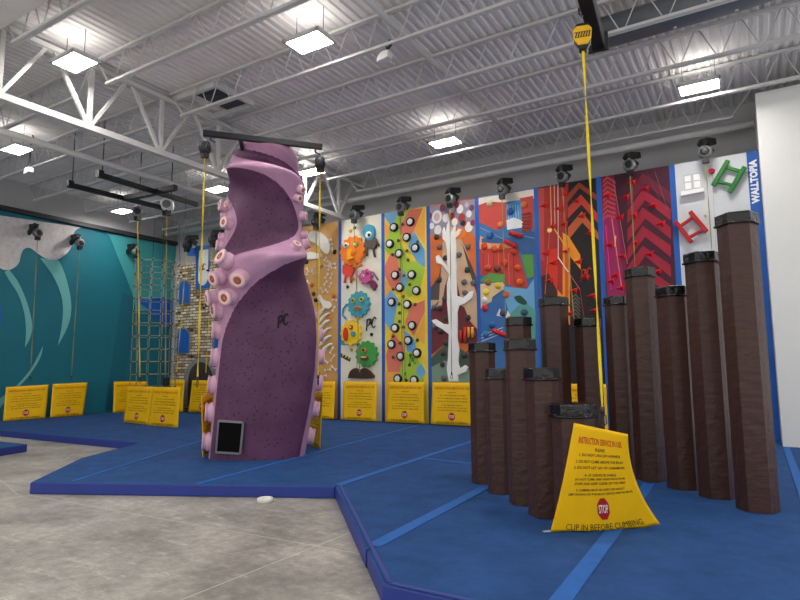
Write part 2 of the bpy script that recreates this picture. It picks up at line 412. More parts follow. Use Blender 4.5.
def speaker(x, y, z, d, label):
    o = thing('loudspeaker', (x,y,z), label, 'speaker', 'small white ceiling speakers')
    t = MB(); t.prism([(x-.12,y-.05,z-.075),(x-.09,y-.05,z+.03),(x-.02,y-.05,z+.08),(x+.11,y-.05,z+.08),(x+.11,y-.05,z-.04)], (0,.13,0)); t.build('cabinet', M_white, o, bevel=.015)
    MB().tube([(x+.05,y,z+.08),(x+.05,y,z+d)], .015, 6).build('bracket', M_dark, o)
    MB().tube([(x+.05,y,z+d-.08),(x+.16,y,z+d),(x+.1,y,z+d+.07)], .02, 6).build('clamp', M_black, o)
sp = aty(384,57,7.27)
speaker(sp.x,7.27,sp.z,HB+.02-sp.z,'small white wedge speaker hanging from a joist at top centre')
sp = atz(28,171,6.35)
speaker(sp.x,sp.y,6.35,.8,'small white wedge speaker hanging at the far left')

# ------------------------------------------------------------------ autobelays and safety gates
def autobelay(c, end, label, housing='grey', s=1.0, face=(0,-1,0), web=M_webd, bracket=True, brk=None, group='auto belay devices', wr=.016):
    """c: centre of the drum; end: lower end of the webbing"""
    c = Vector(c); end = Vector(end); f = Vector(face).normalized(); r = f.cross(Vector((0,0,1))).normalized()
    o = thing('auto_belay', c, label, 'auto belay', group)
    body = {'grey': M_silver, 'yellow': mat('yellow_housing', (232,180,20), .45), 'dark': M_dark, 'white': mat('white_housing', (226,226,222), .5)}[housing]
    t = MB(); R_ = .15*s
    t.lathe([(R_*.75,-.11*s),(R_,-.09*s),(R_*1.04,0),(R_,.07*s),(R_*.85,.1*s)], c, f, 24); t.build('drum_housing', body, o)
    t = MB(); t.lathe([(R_*.62,.1*s),(R_*.62,.115*s),(R_*.4,.12*s)], c, f, 20); t.build('face_plate', M_black if housing != 'white' else M_silver, o)
    t = MB(); t.box(c+Vector((-.07*s,-.07*s,-R_-.1*s)), c+Vector((.07*s,.07*s,-R_*.8))); t.build('webbing_outlet', M_black, o)
    t = MB(); t.tube([c+Vector((0,0,R_*.95)), c+Vector((0,0,R_+.1*s))], .02*s, 8); t.build('hanging_eye', M_steel, o)
    if bracket:
        b = brk or (c+Vector((0,.34,.2))+r*.1)
        b = Vector(b); t = MB(); tp = c+Vector((0,0,R_+.1*s))
        t.bar(tp+Vector((0,-.04,0)), Vector((b.x,b.y,tp.z+.05)), .12*s, .14*s); t.bar(tp+r*.09+Vector((0,0,.02)), Vector((b.x,b.y,tp.z-.18))+r*.05, .08*s, .16*s)
        t.build('mounting_bracket', M_black, o)
    a = c+Vector((0,0,-R_-.1*s)); L = (end-a).length
    t = MB(); d = (end-a).normalized(); n_ = 24; q = (d.cross(f)).normalized(); vs = []; fs = []
    for i in range(n_+1):
        p_ = a+d*(L-.16)*i/n_; an = i*.45; w = (q*math.cos(an)+f*math.sin(an))*wr; th = (f*math.cos(an)-q*math.sin(an))*.003
        vs += [p_-w-th, p_+w-th, p_+w+th, p_-w+th]
        if i: fs += [tuple(4*(i-1)+k for k in kk[:2])+tuple(4*i+k for k in kk[2:]) for kk in ((0,1,1,0),(1,2,2,1),(2,3,3,2),(3,0,0,3))]
    t.add(vs, fs, 0, False); t.build('webbing', web, o)
    t = MB(); p0 = a+d*(L-.17)
    t.tube([p0, p0+d*.06], .02, 8); 
    t.tube([p0+d*.06+q*.0, p0+d*.075+q*.025, p0+d*.14+q*.028, p0+d*.168, p0+d*.14-q*.028, p0+d*.075-q*.025], .007, 6, closed=True)
    t.build('carabiner', M_dark, o)
    return o

TITLE = 'INSTRUCTION SERVICE IN USE'
LINES = [('PLEASE', .24, .2, .022), ('1. DO NOT UNCLIP HARNESS', .31, .66, .026), ('2. DO NOT CLIMB ABOVE THE BELAY DEVICE', .38, .74, .026), ('3. DO NOT LET GO OF THE CARABINER', .45, .76, .026),
         ('4. IF DEVICE FAILS', .54, .5, .026), ('DO NOT CLIMB, SEEK ASSISTANCE FROM STAFF', .60, .72, .026), ('AND KEEP CLEAR OF THE CLIMBING AREA', .66, .70, .026)]
def gate(S, loc, label, fine=True, holes=True, clips=None, thick=.006, lay=None, nu=14, nv=12, back=None):
    """S(u, v) -> point on the sheet (u right, v down). Text is laid along the sheet."""
    o = thing('belay_gate', loc, label, 'safety banner', 'yellow belay gate banners')
    def nrm(u, v):
        e = .01; a = S(u+e, v)-S(u-e, v); b = S(u, v+e)-S(u, v-e); return b.cross(a).normalized()
    vs = []; fs = []
    for side in (0, 1):
        for j in range(nv+1):
            for i in range(nu+1):
                u, v = i/nu, j/nv; vs.append(S(u, v)+nrm(u, v)*(-thick if side == 0 else 0))
    K = (nu+1)*(nv+1); mi = []
    t = MB(); t.add(vs, [])
    for side in (0, 1):
        for j in range(nv):
            for i in range(nu):
                a = side*K+j*(nu+1)+i; t.f.append([a, a+1, a+nu+2, a+nu+1]); t.m.append(1-side); t.sm.append(True)
    for j in range(nv):
        for i in (0, nu):
            a = j*(nu+1)+i; b = a+nu+1; t.f.append([a, b, b+K, a+K]); t.m.append(0); t.sm.append(False)
    for i in range(nu):
        for j in (0, nv):
            a = j*(nu+1)+i; t.f.append([a, a+1, a+1+K, a+K]); t.m.append(0); t.sm.append(False)
    t.build('banner', [M_yellow, back or M_orange], o)
    bn = o.children[0]
    L = dict(title=(.2,.10,.84,.052), lines=LINES, stop=(.805,.082,.098), clip=(.945,.72,.052))
    if lay: L.update(lay)
    def put(mb, txt, uc, vc, w, h, mi=0, bold=.0, off=.0025):
        vv, ff, asp = text_mesh(txt, 1, bold)
        pts = []
        for a, b in vv:
            u = uc+(a-.5)*w; v = vc+(.5-b)*h; pts.append(S(u, v)+nrm(min(.97,max(.03,u)), min(.97,max(.03,v)))*off)
        mb.add(pts, ff, mi)
    tt = MB(); put(tt, TITLE, .5, L['title'][0]-.06, L['title'][2], L['title'][3], 1, .02)
    for s_, v_, w_, h_ in L['lines']: put(tt, s_, .5, v_, w_, h_, 0, .01)
    cv, cw, ch = L['clip']; put(tt, 'CLIP IN BEFORE CLIMBING', .5, cv, cw, ch, 0, .0)
    tt.build('printed_text', [M_ink, M_redink], bn, fix=False)
    sv, ru, rv = L['stop']
    t = MB(); t.add([S(.5+ru*math.cos(PI/8+k*PI/4), sv+rv*math.sin(PI/8+k*PI/4))+nrm(.5, sv)*.003 for k in range(8)], [tuple(range(8))], 0)
    put(t, 'STOP', .5, sv, ru*1.45, rv*.75, 1, .02, .0045)
    t.build('stop_symbol', [M_stop, M_stopw], bn, fix=False)
    t = MB(); p0 = S(.03,.012); p1 = S(.97,.012); t.tube([p0+nrm(.5,.1)*-.012, S(.5,.012)+nrm(.5,.1)*-.012, p1+nrm(.5,.1)*-.012], .01, 6); t.build('top_hem_bar', M_orange, o)
    for q in (clips or []):
        t = MB(); q = Vector(q); t.tube([q+Vector((.0,0,.012)), q+Vector((-.02,-.01,.012)), q+Vector((-.055,-.05,.012)), q+Vector((-.04,-.06,.012)), q+Vector((.01,-.02,.012))], .006, 6, closed=True)
        t.build('corner_clip', M_steel, o)
    return o
def flat_gate(bl, br, tl, tr, label, wob=.02, seed=0, **kw):
    bl, br, tl, tr = map(Vector, (bl, br, tl, tr)); ph = seed*1.7
    n0 = (br-bl).cross(tl-bl).normalized()
    def S(u, v):
        p_ = (tl*(1-u)+tr*u)*(1-v)+(bl*(1-u)+br*u)*v
        return p_+n0*wob*math.sin(u*4+v*3+ph)*(.3+v*.7)
    return gate(S, ((bl+br)/2), label, **kw)

# gates and auto belays in front of the panels
ptop = 5.83
PN = ['bones', 'monster faces', 'ringed circle', 'white tree', 'red canyon', 'black and orange chevron', 'red and purple chevron', 'grey ladder']
abx = [-10.72,-9.35,-7.82,-6.36,-4.96,-3.51,-2.04,-.59]
gx = [-10.58,-9.17,-7.74,-6.41,None,-3.3,None,None]
for i, (x, g_) in enumerate(zip(abx, gx)):
    e = (g_ if g_ else x, 12.99, 1.28) if g_ or i > 5 else (x, 12.99, 1.28)
    autobelay((x,12.95,5.82 if i < 5 else 5.88), e, 'auto belay mounted above the %s climbing panel' % PN[i], 'dark' if i == 0 else 'grey', s=.88, wr=.011,
              brk=(x+.16,13.2,5.98))
    if g_:
        flat_gate((g_-.56,12.93,ZM+.03), (g_+.57,12.93,ZM+.03), (g_-.55,13.0,1.2), (g_+.55,13.0,1.2), 'yellow safety banner at the foot of the %s panel' % PN[i], seed=i)
# left wall
xl = -18.1
for i, (y0, ytop, px, py, lb) in enumerate(((9.05,9.2,38,233,'left end of the teal wall'), (10.25,10.8,80,243,'white foam tip of the teal wall'), (12.5,13.15,136,252,'far end of the teal wall behind the net'))):
    cpt = atx(px, py, xl+.0)
    autobelay(cpt, (xl-.1,y0,1.22), 'auto belay on the '+lb, 'grey', face=(1,0,0), s=.85, wr=.013, brk=(XW+.05,cpt.y,cpt.z+.3), web=M_webd)
    q = (((3.5,418.5),(45.5,417.5),(6,387),(48.5,384.5)), ((50,415),(83.5,412),(53,384),(87.5,382.5)), ((113,408.5),(149,411),(114,381.5),(148,381.5)))[i]
    g4 = [atx(*q[0], xl+.05), atx(*q[1], xl+.05), atx(*q[2], xl-.1), atx(*q[3], xl-.1)]
    for v in g4[:2]: v.z = ZM+.012
    flat_gate(*g4, 'yellow safety banner at the '+lb, seed=i+9)
# brick tower gates
for i, (x, px, py, lb) in enumerate(((-16.75,187,245,'left arrow window of the brick tower'), (-15.3,213,240,'white banner of the brick tower'))):
    cpt = aty(px, py, 12.9)
    autobelay(cpt, (x+.1,12.9,1.28), 'auto belay in front of the '+lb, 'dark', wr=.013, brk=(cpt.x+.2,13.2,cpt.z+.2), web=M_web)
    flat_gate((x-.55,12.8,ZM+.03), (x+.62,12.8,ZM+.03), (x-.5,12.86,1.2), (x+.6,12.86,1.2), 'yellow safety banner below the '+lb, seed=i+20)

# ------------------------------------------------------------------ cargo net tower and its frame
NY = 10.75
NX = aty(155,330,NY).x
nc = Vector((NX, NY, 0)); NR = .62
M_rope = mat('pale_rope', (150,152,122), .85, var=.2, vscale=40)
M_knot = mat('dark_knot', (30,32,36), .7)
net = thing('cargo_net', (NX,NY,ZM), 'tubular rope climbing net hanging left of the brick tower', 'climbing net')
NV = 12; top = 4.75
for k in range(NV):
    a = 2*PI*k/NV+.2; x, y = NX+NR*math.cos(a), NY+NR*math.sin(a)
    MB().tube([(x,y,ZM+.02),(x,y,top)], .008, 5).build('vertical_rope', M_rope, net)
for j in range(13):
    z = .35+j*.36
    MB().tube([(NX+NR*math.cos(2*PI*k/36), NY+NR*math.sin(2*PI*k/36), z) for k in range(36)], .008, 5, closed=True).build('ring_rope', M_rope, net)
t = MB()
for j in range(13):
    for k in range(NV):
        a = 2*PI*k/NV+.2; t.blob((NX+NR*math.cos(a), NY+NR*math.sin(a), .35+j*.36),   .026, n=6, jit=.05, seed=k)
tag(t.build('rope_knots', M_knot, net), kind='stuff')
for k in (1, 4, 7, 10):
    a = 2*PI*k/NV+.2; MB().tube([(NX+NR*math.cos(a), NY+NR*math.sin(a), top), (NX+NR*.9*math.cos(a), NY+NR*.9*math.sin(a), 5.9)], .009, 5).build('hanging_line', M_dark, net)
# support frame
fr = thing('net_support_frame', (NX,NY,5.95), 'black steel frame hung under the roof carrying the rope net', 'steel frame')
zf = 5.86
P = lambda x, y, z=zf: atz(x, y, z)
a0, a1, b0, b1 = P(70,185), P(165,208.5), P(100,175), P(197,204.5)
for a, b in ((a0,a1),(b0,b1)):
    MB().bar(a, b, .09, .11).build('long_bar', M_black, fr)
    MB().box(a-Vector((.06,.06,.055)), a+Vector((.06,.06,.1))).build('end_clamp', M_black, fr)
    for q in (.02,.7):
        pq = a.lerp(b, q); MB().tube([pq, Vector((pq.x,pq.y,HT))], .012, 6).build('hanger_rod', M_dark, fr)
MB().bar(P(124,198.5), P(176,187.5), .11, .13).build('cross_bar', M_black, fr)
# net gates and belays
g1 = 9.75
flat_gate((-14.58,9.66,ZM+.03), (-13.44,9.66,ZM+.0), (-14.55,9.72,1.12), (-13.45,9.72,1.12), 'left one of two yellow banners in front of the rope net', seed=31)
flat_gate((-13.42,9.6,ZM+.0), (-12.16,9.5,ZM-.0+.01), (-13.41,9.66,1.12), (-12.18,9.58,1.12), 'right one of two yellow banners in front of the rope net', seed=32, clips=[(-12.16,9.46,ZM)])
autobelay(aty(138,212,9.9), (-14.0,9.72,1.2), 'auto belay hanging from the black net frame on the left', 'grey', web=M_web, bracket=False, face=(.7,-.7,0))
wab = autobelay(aty(167,205,9.75), (-12.85,9.64,1.2), 'white auto belay hanging from the black net frame on the right', 'white', web=M_webd, bracket=False, face=(.7,-.7,0), s=1.15)
cb = aty(186,196,12.6); ce = aty(183,243,12.6)
tag(MB().tube([Vector((cb.x,cb.y,HT)), cb, cb.lerp(ce,.5)+Vector((.02,0,0)), ce], [.006,.012,.014,.014], 6).build('steel_cable', M_steel), 'steel cable hanging above the brick tower', 'cable')
MB().box((-12.92,9.6,1.13), (-12.78,9.72,1.36)).build('webbing_stop', M_black, wab, bevel=.02)

# ------------------------------------------------------------------ climbing panels
def W(x, y, k=0.0): return aty(x, y, YW-k)
SE = [-11.5,-10.015,-8.525,-7.1,-5.7,-4.16,-2.71,-1.19,.14]
colr = {}
def pm(c, r=.55): return mat('paint_%d_%d_%d' % c, c, r, var=.05, vscale=3, spec=.3)
class Panel:
    def __init__(s, i, base, label, x0=None, x1=None, top=ptop):
        s.x0 = SE[i] if x0 is None else x0; s.x1 = (SE[i+1]-.11) if x1 is None else x1; s.top = top
        s.o = thing('climbing_panel', ((s.x0+s.x1)/2, YW, ZM), label, 'climbing panel', 'climbing panels on the back wall')
        s.board = MB().box((s.x0,YW,ZM), (s.x1,YW+.12,top)).build('board', pm(base), s.o)
        s.mb = MB(); s.mats = []; s.n = 0
    def mi(s, c):
        m_ = pm(c)
        if m_ not in s.mats: s.mats.append(m_)
        return s.mats.index(m_)
    def clip(s, pts):
        out = [(p_.x, p_.z) for p_ in pts]
        for ax, lim, sg in ((0,s.x0,1),(0,s.x1,-1),(1,ZM,1),(1,s.top,-1)):
            res = []
            for k in range(len(out)):
                a, b = out[k-1], out[k]; ia = (a[ax]-lim)*sg >= 0; ib = (b[ax]-lim)*sg >= 0
                if ia != ib:
                    t_ = (lim-a[ax])/(b[ax]-a[ax]); res.append(tuple(a[q]+(b[q]-a[q])*t_ for q in (0,1)))
                if ib: res.append(b)
            out = res
            if not out: break
        return out
    def shape(s, px, c, smooth=False, world=False):
        if smooth: px = arc(list(px)+[px[0]])[:-1]
        pts = [Vector((x, 0, y)) for x, y in px] if world else [W(x, y) for x, y in px]
        q = s.clip(pts)
        if len(q) < 3: return
        s.n += 1; k = YW-.0015-.0006*s.n
        s.mb.poly([(x, k, z) for x, z in q], s.mi(c))
    def line(s, a, b, w, c):
        a = Vector(a); b = Vector(b); d = (b-a); nn = Vector((-d.y, d.x)).normalized()*w/2
        s.shape([a-nn, b-nn, b+nn, a+nn], c)
    def circ(s, x, y, r, c, n=20, ry=None):
        p_ = W(x, y); R_ = r*p_.y/ (FPX*.85) * 1.0
        R_ = (W(x+r, y)-W(x-r, y)).length/2
        s.shape([(p_.x+R_*math.cos(2*PI*k/n), p_.z+(ry or 1)*R_*math.sin(2*PI*k/n)) for k in range(n)], c, world=True)
    def done(s): 
        if s.mb.f: s.mb.build('painted_mural', s.mats, s.board, fix=False)
    def hold(s, x, y, r, c, kind='blob', seed=0, name='climbing_hold', dep=.09):
        p_ = W(x, y, 0); t = MB(); p_.x = min(max(p_.x, s.x0+r*1.3), s.x1-r)
        if kind == 'blob': t.blob(p_+Vector((0,-.02,0)), r, flat=(1,.7,1), seed=seed)
        elif kind == 'wedge':
            a = p_; L_ = r
            t.add([a+Vector((-L_*1.25,0,.0)), a+Vector((L_*.9,0,L_*.75)), a+Vector((L_*.6,0,-L_*.7)), a+Vector((L_*.35,-.11,L_*.05)), a+Vector((-L_*.6,-.05,0))],
                  [(0,1,3,4),(1,2,3),(2,0,4,3),(0,2,1)])
        elif kind == 'ring':
            t.lathe([(r,0),(r*1.0,.05),(r*.9,.075),(r*.7,.075),(r*.68,.06)], p_, (0,-1,0), 20, 0)
            t.lathe([(r*.68,.05),(r*.66,.066),(r*.4,.072)], p_, (0,-1,0), 20, 1)
            return t.build(name, [pm((25,25,25)), pm((238,238,236))], s.o)
        return t.build(name, pm(c), s.o)
    def gear(s, x, y, rpx, c, lobes=14, name='monster_face', dep=.1, amp=.07):
        p_ = W(x, y); r = (W(x+rpx, y)-W(x-rpx, y)).length/2
        pts = []
        for k in range(lobes*6):
            a = 2*PI*k/(lobes*6); q = r*(1+amp*math.cos(lobes*a)); pts.append(p_+Vector((q*math.cos(a),0,q*math.sin(a))))
        f = MB().prism([q+Vector((0,-.001,0)) for q in pts], (0,-dep,0)).build(name, pm(c), s.o, bevel=.02)
        return f, p_, r
    def feat(s, f, p_, r, items, dep=.1):
        """items: (dx, dz, w, h, colour, extra depth) in face radii"""
        for dx, dz, w, h, c, e in items:
            q = p_+Vector((dx*r,-dep,dz*r))
            t = MB(); t.prism([q+Vector((w*r*math.cos(a),0,h*r*math.sin(a))) for a in [2*PI*k/16 for k in range(16)]], (0,-e,0))
            t.build('face_feature', pm(c), f)
def bstrip(x0, x1, label, top=ptop+.01):
    return tag(MB().box((x0,YW+.0,ZM), (x1,YW+.13,top)).build('panel_frame_strip', M_blue), label, 'frame strip', 'blue strips between panels')
nm = ['bones', 'monster', 'circle', 'tree', 'canyon', 'orange chevron', 'purple chevron', 'grey']
for i in range(7): bstrip(SE[i+1]-.108, SE[i+1]-.002, 'blue upright strip between the %s panel and the %s panel' % (nm[i], nm[i+1]))
bstrip(-12.6, -11.68, 'wide blue upright board left of the bones panel', 5.4)

# 0 bones
p0 = Panel(0, (208,158,92), 'tan climbing panel with fossil skull and bones, right of the tentacle')
p0.done()
WH = (236,232,222)
def solid(pan, px, c, name, dep=.06, smooth=True):
    pts = arc(list(px)+[px[0]], 4)[:-1] if smooth else px
    return MB().prism([W(x, y, .001) for x, y in pts], (0,-dep,0)).build(name, pm(c), pan.o, bevel=.012)
solid(p0, [(309,236),(312,231.5),(319,232),(325,235),(329,240),(331,247),(329,254),(325,253),(321,248),(317,244),(311,241)], WH, 'fossil_skull')
solid(p0, [(306,253.5),(311,252),(318,253.5),(322,254),(321,258),(312,259.5),(307,258.5)], WH, 'fossil_jaw')
def bone(pan, x, y, L, a, c=WH, r=.022):
    p_ = W(x, y, .0); d = Vector((math.cos(a),0,math.sin(a))); n_ = Vector((-d.z,0,d.x)); t = MB()
    t.tube([p_-d*L/2+Vector((0,-.02,0)), p_+d*L/2+Vector((0,-.02,0))], r*.75, 6)
    for s_ in (-1, 1):
        for q in (-1, 1): t.blob(p_+d*s_*L/2+n_*q*r*.9+Vector((0,-.02,0)), r*1.1, n=6, jit=.05)
    t.build('bone_hold', pm(c), pan.o)
rb = random.Random(3)
for x, y in ((330,240),(331,245),(333,250),(326,259),(329,262),(333,264),(327,266),(321,267),(330,268),(314,269),(308,270),(306,275),(313,273),(334,268),(327,276),(332,276),(326,283),(331,285),(322,290),(327,291),(306,281),(309,283),(335,300),(321,302),(334,309)):
    bone(p0, x, y, rb.uniform(.1,.17), rb.uniform(-1.2,1.2))
solid(p0, [(318,297),(321,295),(324,300),(330,302),(332,306),(329,309),(324,307),(322,302),(319,300)], WH, 'bone_hold')
for k, (x0_, y0_) in enumerate(((319,308),(320,315),(320,322),(321,330),(321,338),(322,346))):
    pts = [W(x0_-2+q*12, y0_+9-11*math.sin(q*1.5), .03) for q in [j/6 for j in range(7)]]
    MB().tube(pts, [.035,.045,.05,.05,.045,.04,.03], 8).build('rib_bone', pm(WH), p0.o)
for x, y in ((325,352),(332,350),(326,361),(333,358),(328,370),(334,368),(324,376)): bone(p0, x, y, rb.uniform(.12,.2), rb.uniform(-1,1))
for x, y, c in ((335,252,(40,34,32)),(307,262,(40,34,32)),(321.5,267,(208,110,40)),(312,285,(208,110,40)),(314,294,(90,70,40)),(334,296,(200,100,40)),(329,318,(206,110,40)),(316,300,(40,34,32))): p0.hold(x, y, .07, c, seed=int(x+y))

# 1 monsters
p1 = Panel(1, (232,227,208), 'cream climbing panel with big cartoon monster faces')
p1.line((357,240),(357,378),.5,(120,118,110)); p1.line((340,235),(371,235),.3,(205,200,182))
p1.circ(358,317,3,(230,190,60)); p1.circ(344,338,6,(80,160,180)); 
p1.shape([(341,353),(351,358),(350,362),(341,357)], (60,58,30)); 
for k in range(3): p1.circ(343+k*3, 355+k*1.5, .9, (230,210,60))
def mark(fn, mb, x, y, s_, mi=0, off=.003, rad=.012):
    """the two-letter script mark: strokes"""
    st = [[(-1.0,1.5),(-.85,-1.0)], [(-.85,-.8),(-.45,-1.1),(-.2,-.6),(-.5,.2),(-.85,.4)], [(1.1,-1.1),(.75,-1.5),(.35,-.9),(.2,.3),(.5,.75),(.9,.4)], [(-.1,-1.2),(.0,.1)]]
    for q in st: mb.tube([fn(x+a*s_, y+b*s_) for a, b in (arc(q, 4) if len(q) > 2 else q)], rad, 5, mi)
t = MB(); mark(lambda x, y: W(x, y, .03), t, 371, 324, 4.6, rad=.018); t.build('script_mark', M_ink, p1.o)
f, pp, r = p1.gear(354,251.5,12,(240,130,40), 14)
p1.feat(f, pp, r, ((-.42,.42,.2,.18,(245,240,225),.05),(-.42,.42,.1,.09,(40,120,130),.07),(.32,.42,.2,.18,(150,170,60),.05),(.32,.42,.09,.08,(235,230,220),.07),(-.1,-.15,.16,.3,(250,180,40),.09),(-.02,-.5,.3,.1,(245,170,50),.1)))
MB().bar(pp+Vector((.02*r,-.13,-.3*r)), pp+Vector((.4*r,-.13,-.05*r)), .02,.05).build('face_feature', pm((200,120,40)), f)
f, pp, r = p1.gear(360,304.5,10.5,(70,160,178), 14)
p1.feat(f, pp, r, ((-.4,.3,.18,.2,(180,200,80),.05),(-.4,.3,.09,.1,(30,60,60),.07),(.42,.35,.2,.2,(190,205,90),.05),(.42,.35,.08,.09,(40,60,60),.07),(0,-.3,.34,.16,(214,160,90),.05),(0,-.3,.24,.06,(110,60,30),.07)))
f, pp, r = p1.gear(352.5,333,10,(244,204,40), 12)
p1.feat(f, pp, r, ((-.42,-.1,.22,.55,(206,60,40),.05),(.1,.45,.18,.18,(180,60,60),.05),(.32,-.1,.2,.2,(70,160,170),.05),(.1,.45,.08,.08,(250,240,200),.07)))
f, pp, r = p1.gear(368,354,10.5,(74,160,74), 13)
p1.feat(f, pp, r, ((-.15,.3,.2,.2,(206,140,90),.05),(-.15,.3,.09,.1,(50,40,30),.07),(-.1,-.3,.36,.2,(120,70,40),.05),(-.1,-.24,.28,.06,(226,210,180),.07)))
solid(p1, [(365,228),(369,225),(374,226),(376,231),(375,238),(371,241),(366,238),(364,233)], (70,160,190), 'monster_face', .09)
t = MB(); q = W(369,235,.09); t.lathe([(.1,0),(.1,.03),(.05,.04)], q, (0,-1,0), 14); t.build('monster_eye', pm((240,238,230)), p1.o)
t = MB(); q = W(369,235,.125); t.lathe([(.045,0),(.045,.01)], q, (0,-1,0), 12); t.build('monster_eye', pm((30,40,50)), p1.o)
solid(p1, [(366,239),(376,238),(377,246),(372,249),(366,245)], (92,82,72), 'monster_body', .07)
for a, b in (((376,239),(379,246)),((368,246),(367,256)),((374,247),(375,257)),((366,241),(364,251))):
    MB().tube([W(*a,.05), W((a[0]+b[0])/2-.8,(a[1]+b[1])/2,.05), W(*b,.05)], .03, 6).build('monster_limb', pm((92,82,72)), p1.o)
solid(p1, [(344,265),(355,264),(354,274),(350,276),(344,274)], (220,70,52), 'monster_body', .07)
for a, b in (((346,274),(344.5,283)),((351,274),(351,283))): MB().tube([W(*a,.04), W(*b,.04)], .035, 6).build('monster_limb', pm((220,70,52)), p1.o)
MB().tube([W(352,267,.1), W(357,267,.1), W(362,265,.1)], .03, 6).build('monster_limb', pm((225,120,60)), p1.o)
f, pp, r = p1.gear(367,277,6,(206,92,150), 9, amp=.12)
p1.feat(f, pp, r, ((-.3,.1,.22,.22,(245,235,225),.04),(-.3,.1,.1,.1,(40,30,40),.06),(.4,.4,.2,.2,(150,60,110),.05)))
solid(p1, [(370,280),(375,281),(378,286),(375,290),(371,286)], (130,50,90), 'monster_body', .08)
MB().tube([W(361,279,.05), W(356,274,.05)], .025, 6).build('monster_limb', pm((206,92,150)), p1.o)
MB().tube([W(373,272,.05), W(378,280,.05)], .025, 6).build('monster_limb', pm((120,100,120)), p1.o)
solid(p1, [(349.5,378),(352,371),(357,368),(361,370),(366,368),(372,372),(374,378)], (70,48,38), 'monster_hair', .1)
for x, y in ((351,231),(355,228),(348,287),(354,279),(372,334.5),(375,289),(376,247),(359,345),(352,350)): p1.hold(x, y, .05, (40,38,40) if (int(x)+int(y)) % 3 else (220,170,50), seed=int(x*y))
MB().tube([W(347,304,.04), W(343,309,.04), W(342.5,315,.04), W(346,319,.04)], .025, 6).build('monster_limb', pm((70,160,178)), p1.o)
p1.done()

# 2 circles
p2 = Panel(2, (242,212,66), 'bright harlequin climbing panel with white black-rimmed round holds')
LIME, SAL, SKY, OR = (168,202,64), (228,124,100), (112,172,218), (244,176,72)
for px, c in (([(383,214),(399,211),(397,222),(392,228)],SKY), ([(399,211),(412,209),(404,228),(396,245),(392,228)],LIME), ([(409,210),(423,208),(414,231),(406,243),(399,228)],SAL), ([(425,207),(425,245),(414,231)],OR),
   ([(414,231),(425,250),(425,268),(417,262),(408,246)],SKY), ([(392,228),(402,245),(412,265),(404,275),(390,256),(383,246)],LIME), ([(391,252),(398,260),(402,282),(404,290),(391,290),(383,270)],SAL), ([(404,262),(418,262),(425,270),(420,290),(408,298),(402,282)],LIME),
   ([(383,220),(391,229),(383,245)],OR), ([(402,268),(408,278),(405,290),(400,282)],SKY), ([(383,276),(392,289),(385,300),(383,296)],OR), ([(391,290),(399,300),(398,318),(390,330),(383,318),(384,300)],SKY), ([(399,296),(408,298),(412,310),(405,330),(394,322)],(206,210,70)),
   ([(412,305),(425,300),(425,312),(414,336),(405,322)],SAL), ([(425,314),(425,345),(416,336)],OR), ([(393,332),(403,345),(408,366),(400,372),(388,372),(386,356)],SAL), ([(404,330),(414,338),(418,354),(408,356)],SKY), ([(404,352),(416,352),(424,380),(425,420),(404,420),(400,372)],LIME), ([(421,362),(426,372),(421,380),(416,371)],SKY),
   ([(385,372),(400,372),(404,400),(400,421),(385,421)],OR)): p2.shape(px, c)
p2.line((400,212),(403,382),.4,(90,90,60)); p2.done()
z4 = lambda a: (378+a[0]*.1831, 200+a[1]*.1833)
z5 = lambda a: (378+a[0]*.208, 300+a[1]*.208)
for a in ((90,150),(180,120),(160,205),(68,240),(207,262),(118,293),(97,410),(188,408),(122,478),(213,495),(78,557),(163,570)): p2.hold(*z4(a), .125, None, 'ring', name='round_hold')
for a in ((85,135),(167,123),(148,195),(68,213),(112,270),(190,255),(98,378),(177,385)): p2.hold(*z5(a), .125, None, 'ring', name='round_hold')
for a in ((135,133),(113,222),(80,298),(160,278),(165,328),(218,228),(120,378),(142,412),(175,462),(85,487),(140,527),(118,567),(205,570)): p2.hold(*z4(a), .045, (92,92,60), seed=a[0])
for a in ((105,62),(105,103),(125,130),(75,175),(108,207),(190,193),(75,275),(157,265),(153,312),(137,385)): p2.hold(*z5(a), .045, (80,78,60), seed=a[0])
t = MB(); mark(lambda x, y: W(x, y, .012), t, 413, 361, 3.4, rad=.012); t.build('script_mark', pm((60,140,70)), p2.o)

# 3 tree
p3 = Panel(3, (214,110,50), 'orange climbing panel with a white tree and purple crown')
zt = lambda x, y: (424+x*.2, 190+y*.2)
zu = lambda x, y: (424+x*.2083, 300+y*.2083)
def S3(l, c, f=zt, sm=False): p3.shape([f(*a) for a in l], c, sm)
S3([(20,85),(265,45),(258,235),(235,205),(200,190),(85,230),(25,215)], (150,140,160))
S3([(95,255),(185,240),(225,340),(270,560),(270,640),(20,640),(85,440)], (206,172,140))
S3([(25,500),(75,430),(85,380),(75,560),(40,620),(20,620)], (84,74,70))
S3([(190,265),(240,380),(270,460),(270,540),(225,400)], (84,74,70))
S3([(20,470),(40,455),(30,520)], (210,70,50))
S3([(125,420),(165,460),(195,600),(240,640),(80,640),(105,480)], (110,44,48))
S3([(20,40),(260,30),(265,200),(200,210),(120,190),(40,260),(20,260)], (110,48,52), zu)
S3([(180,0),(265,0),(265,150),(220,100)], (206,172,140), zu)
S3([(20,60),(40,40),(75,0),(20,0)], (206,172,140), zu)
S3([(20,300),(60,250),(120,200),(250,280),(265,600),(20,600)], (72,92,76), zu)
S3([(20,330),(100,290),(210,330),(265,380),(265,420),(20,420)], (124,150,130), zu)
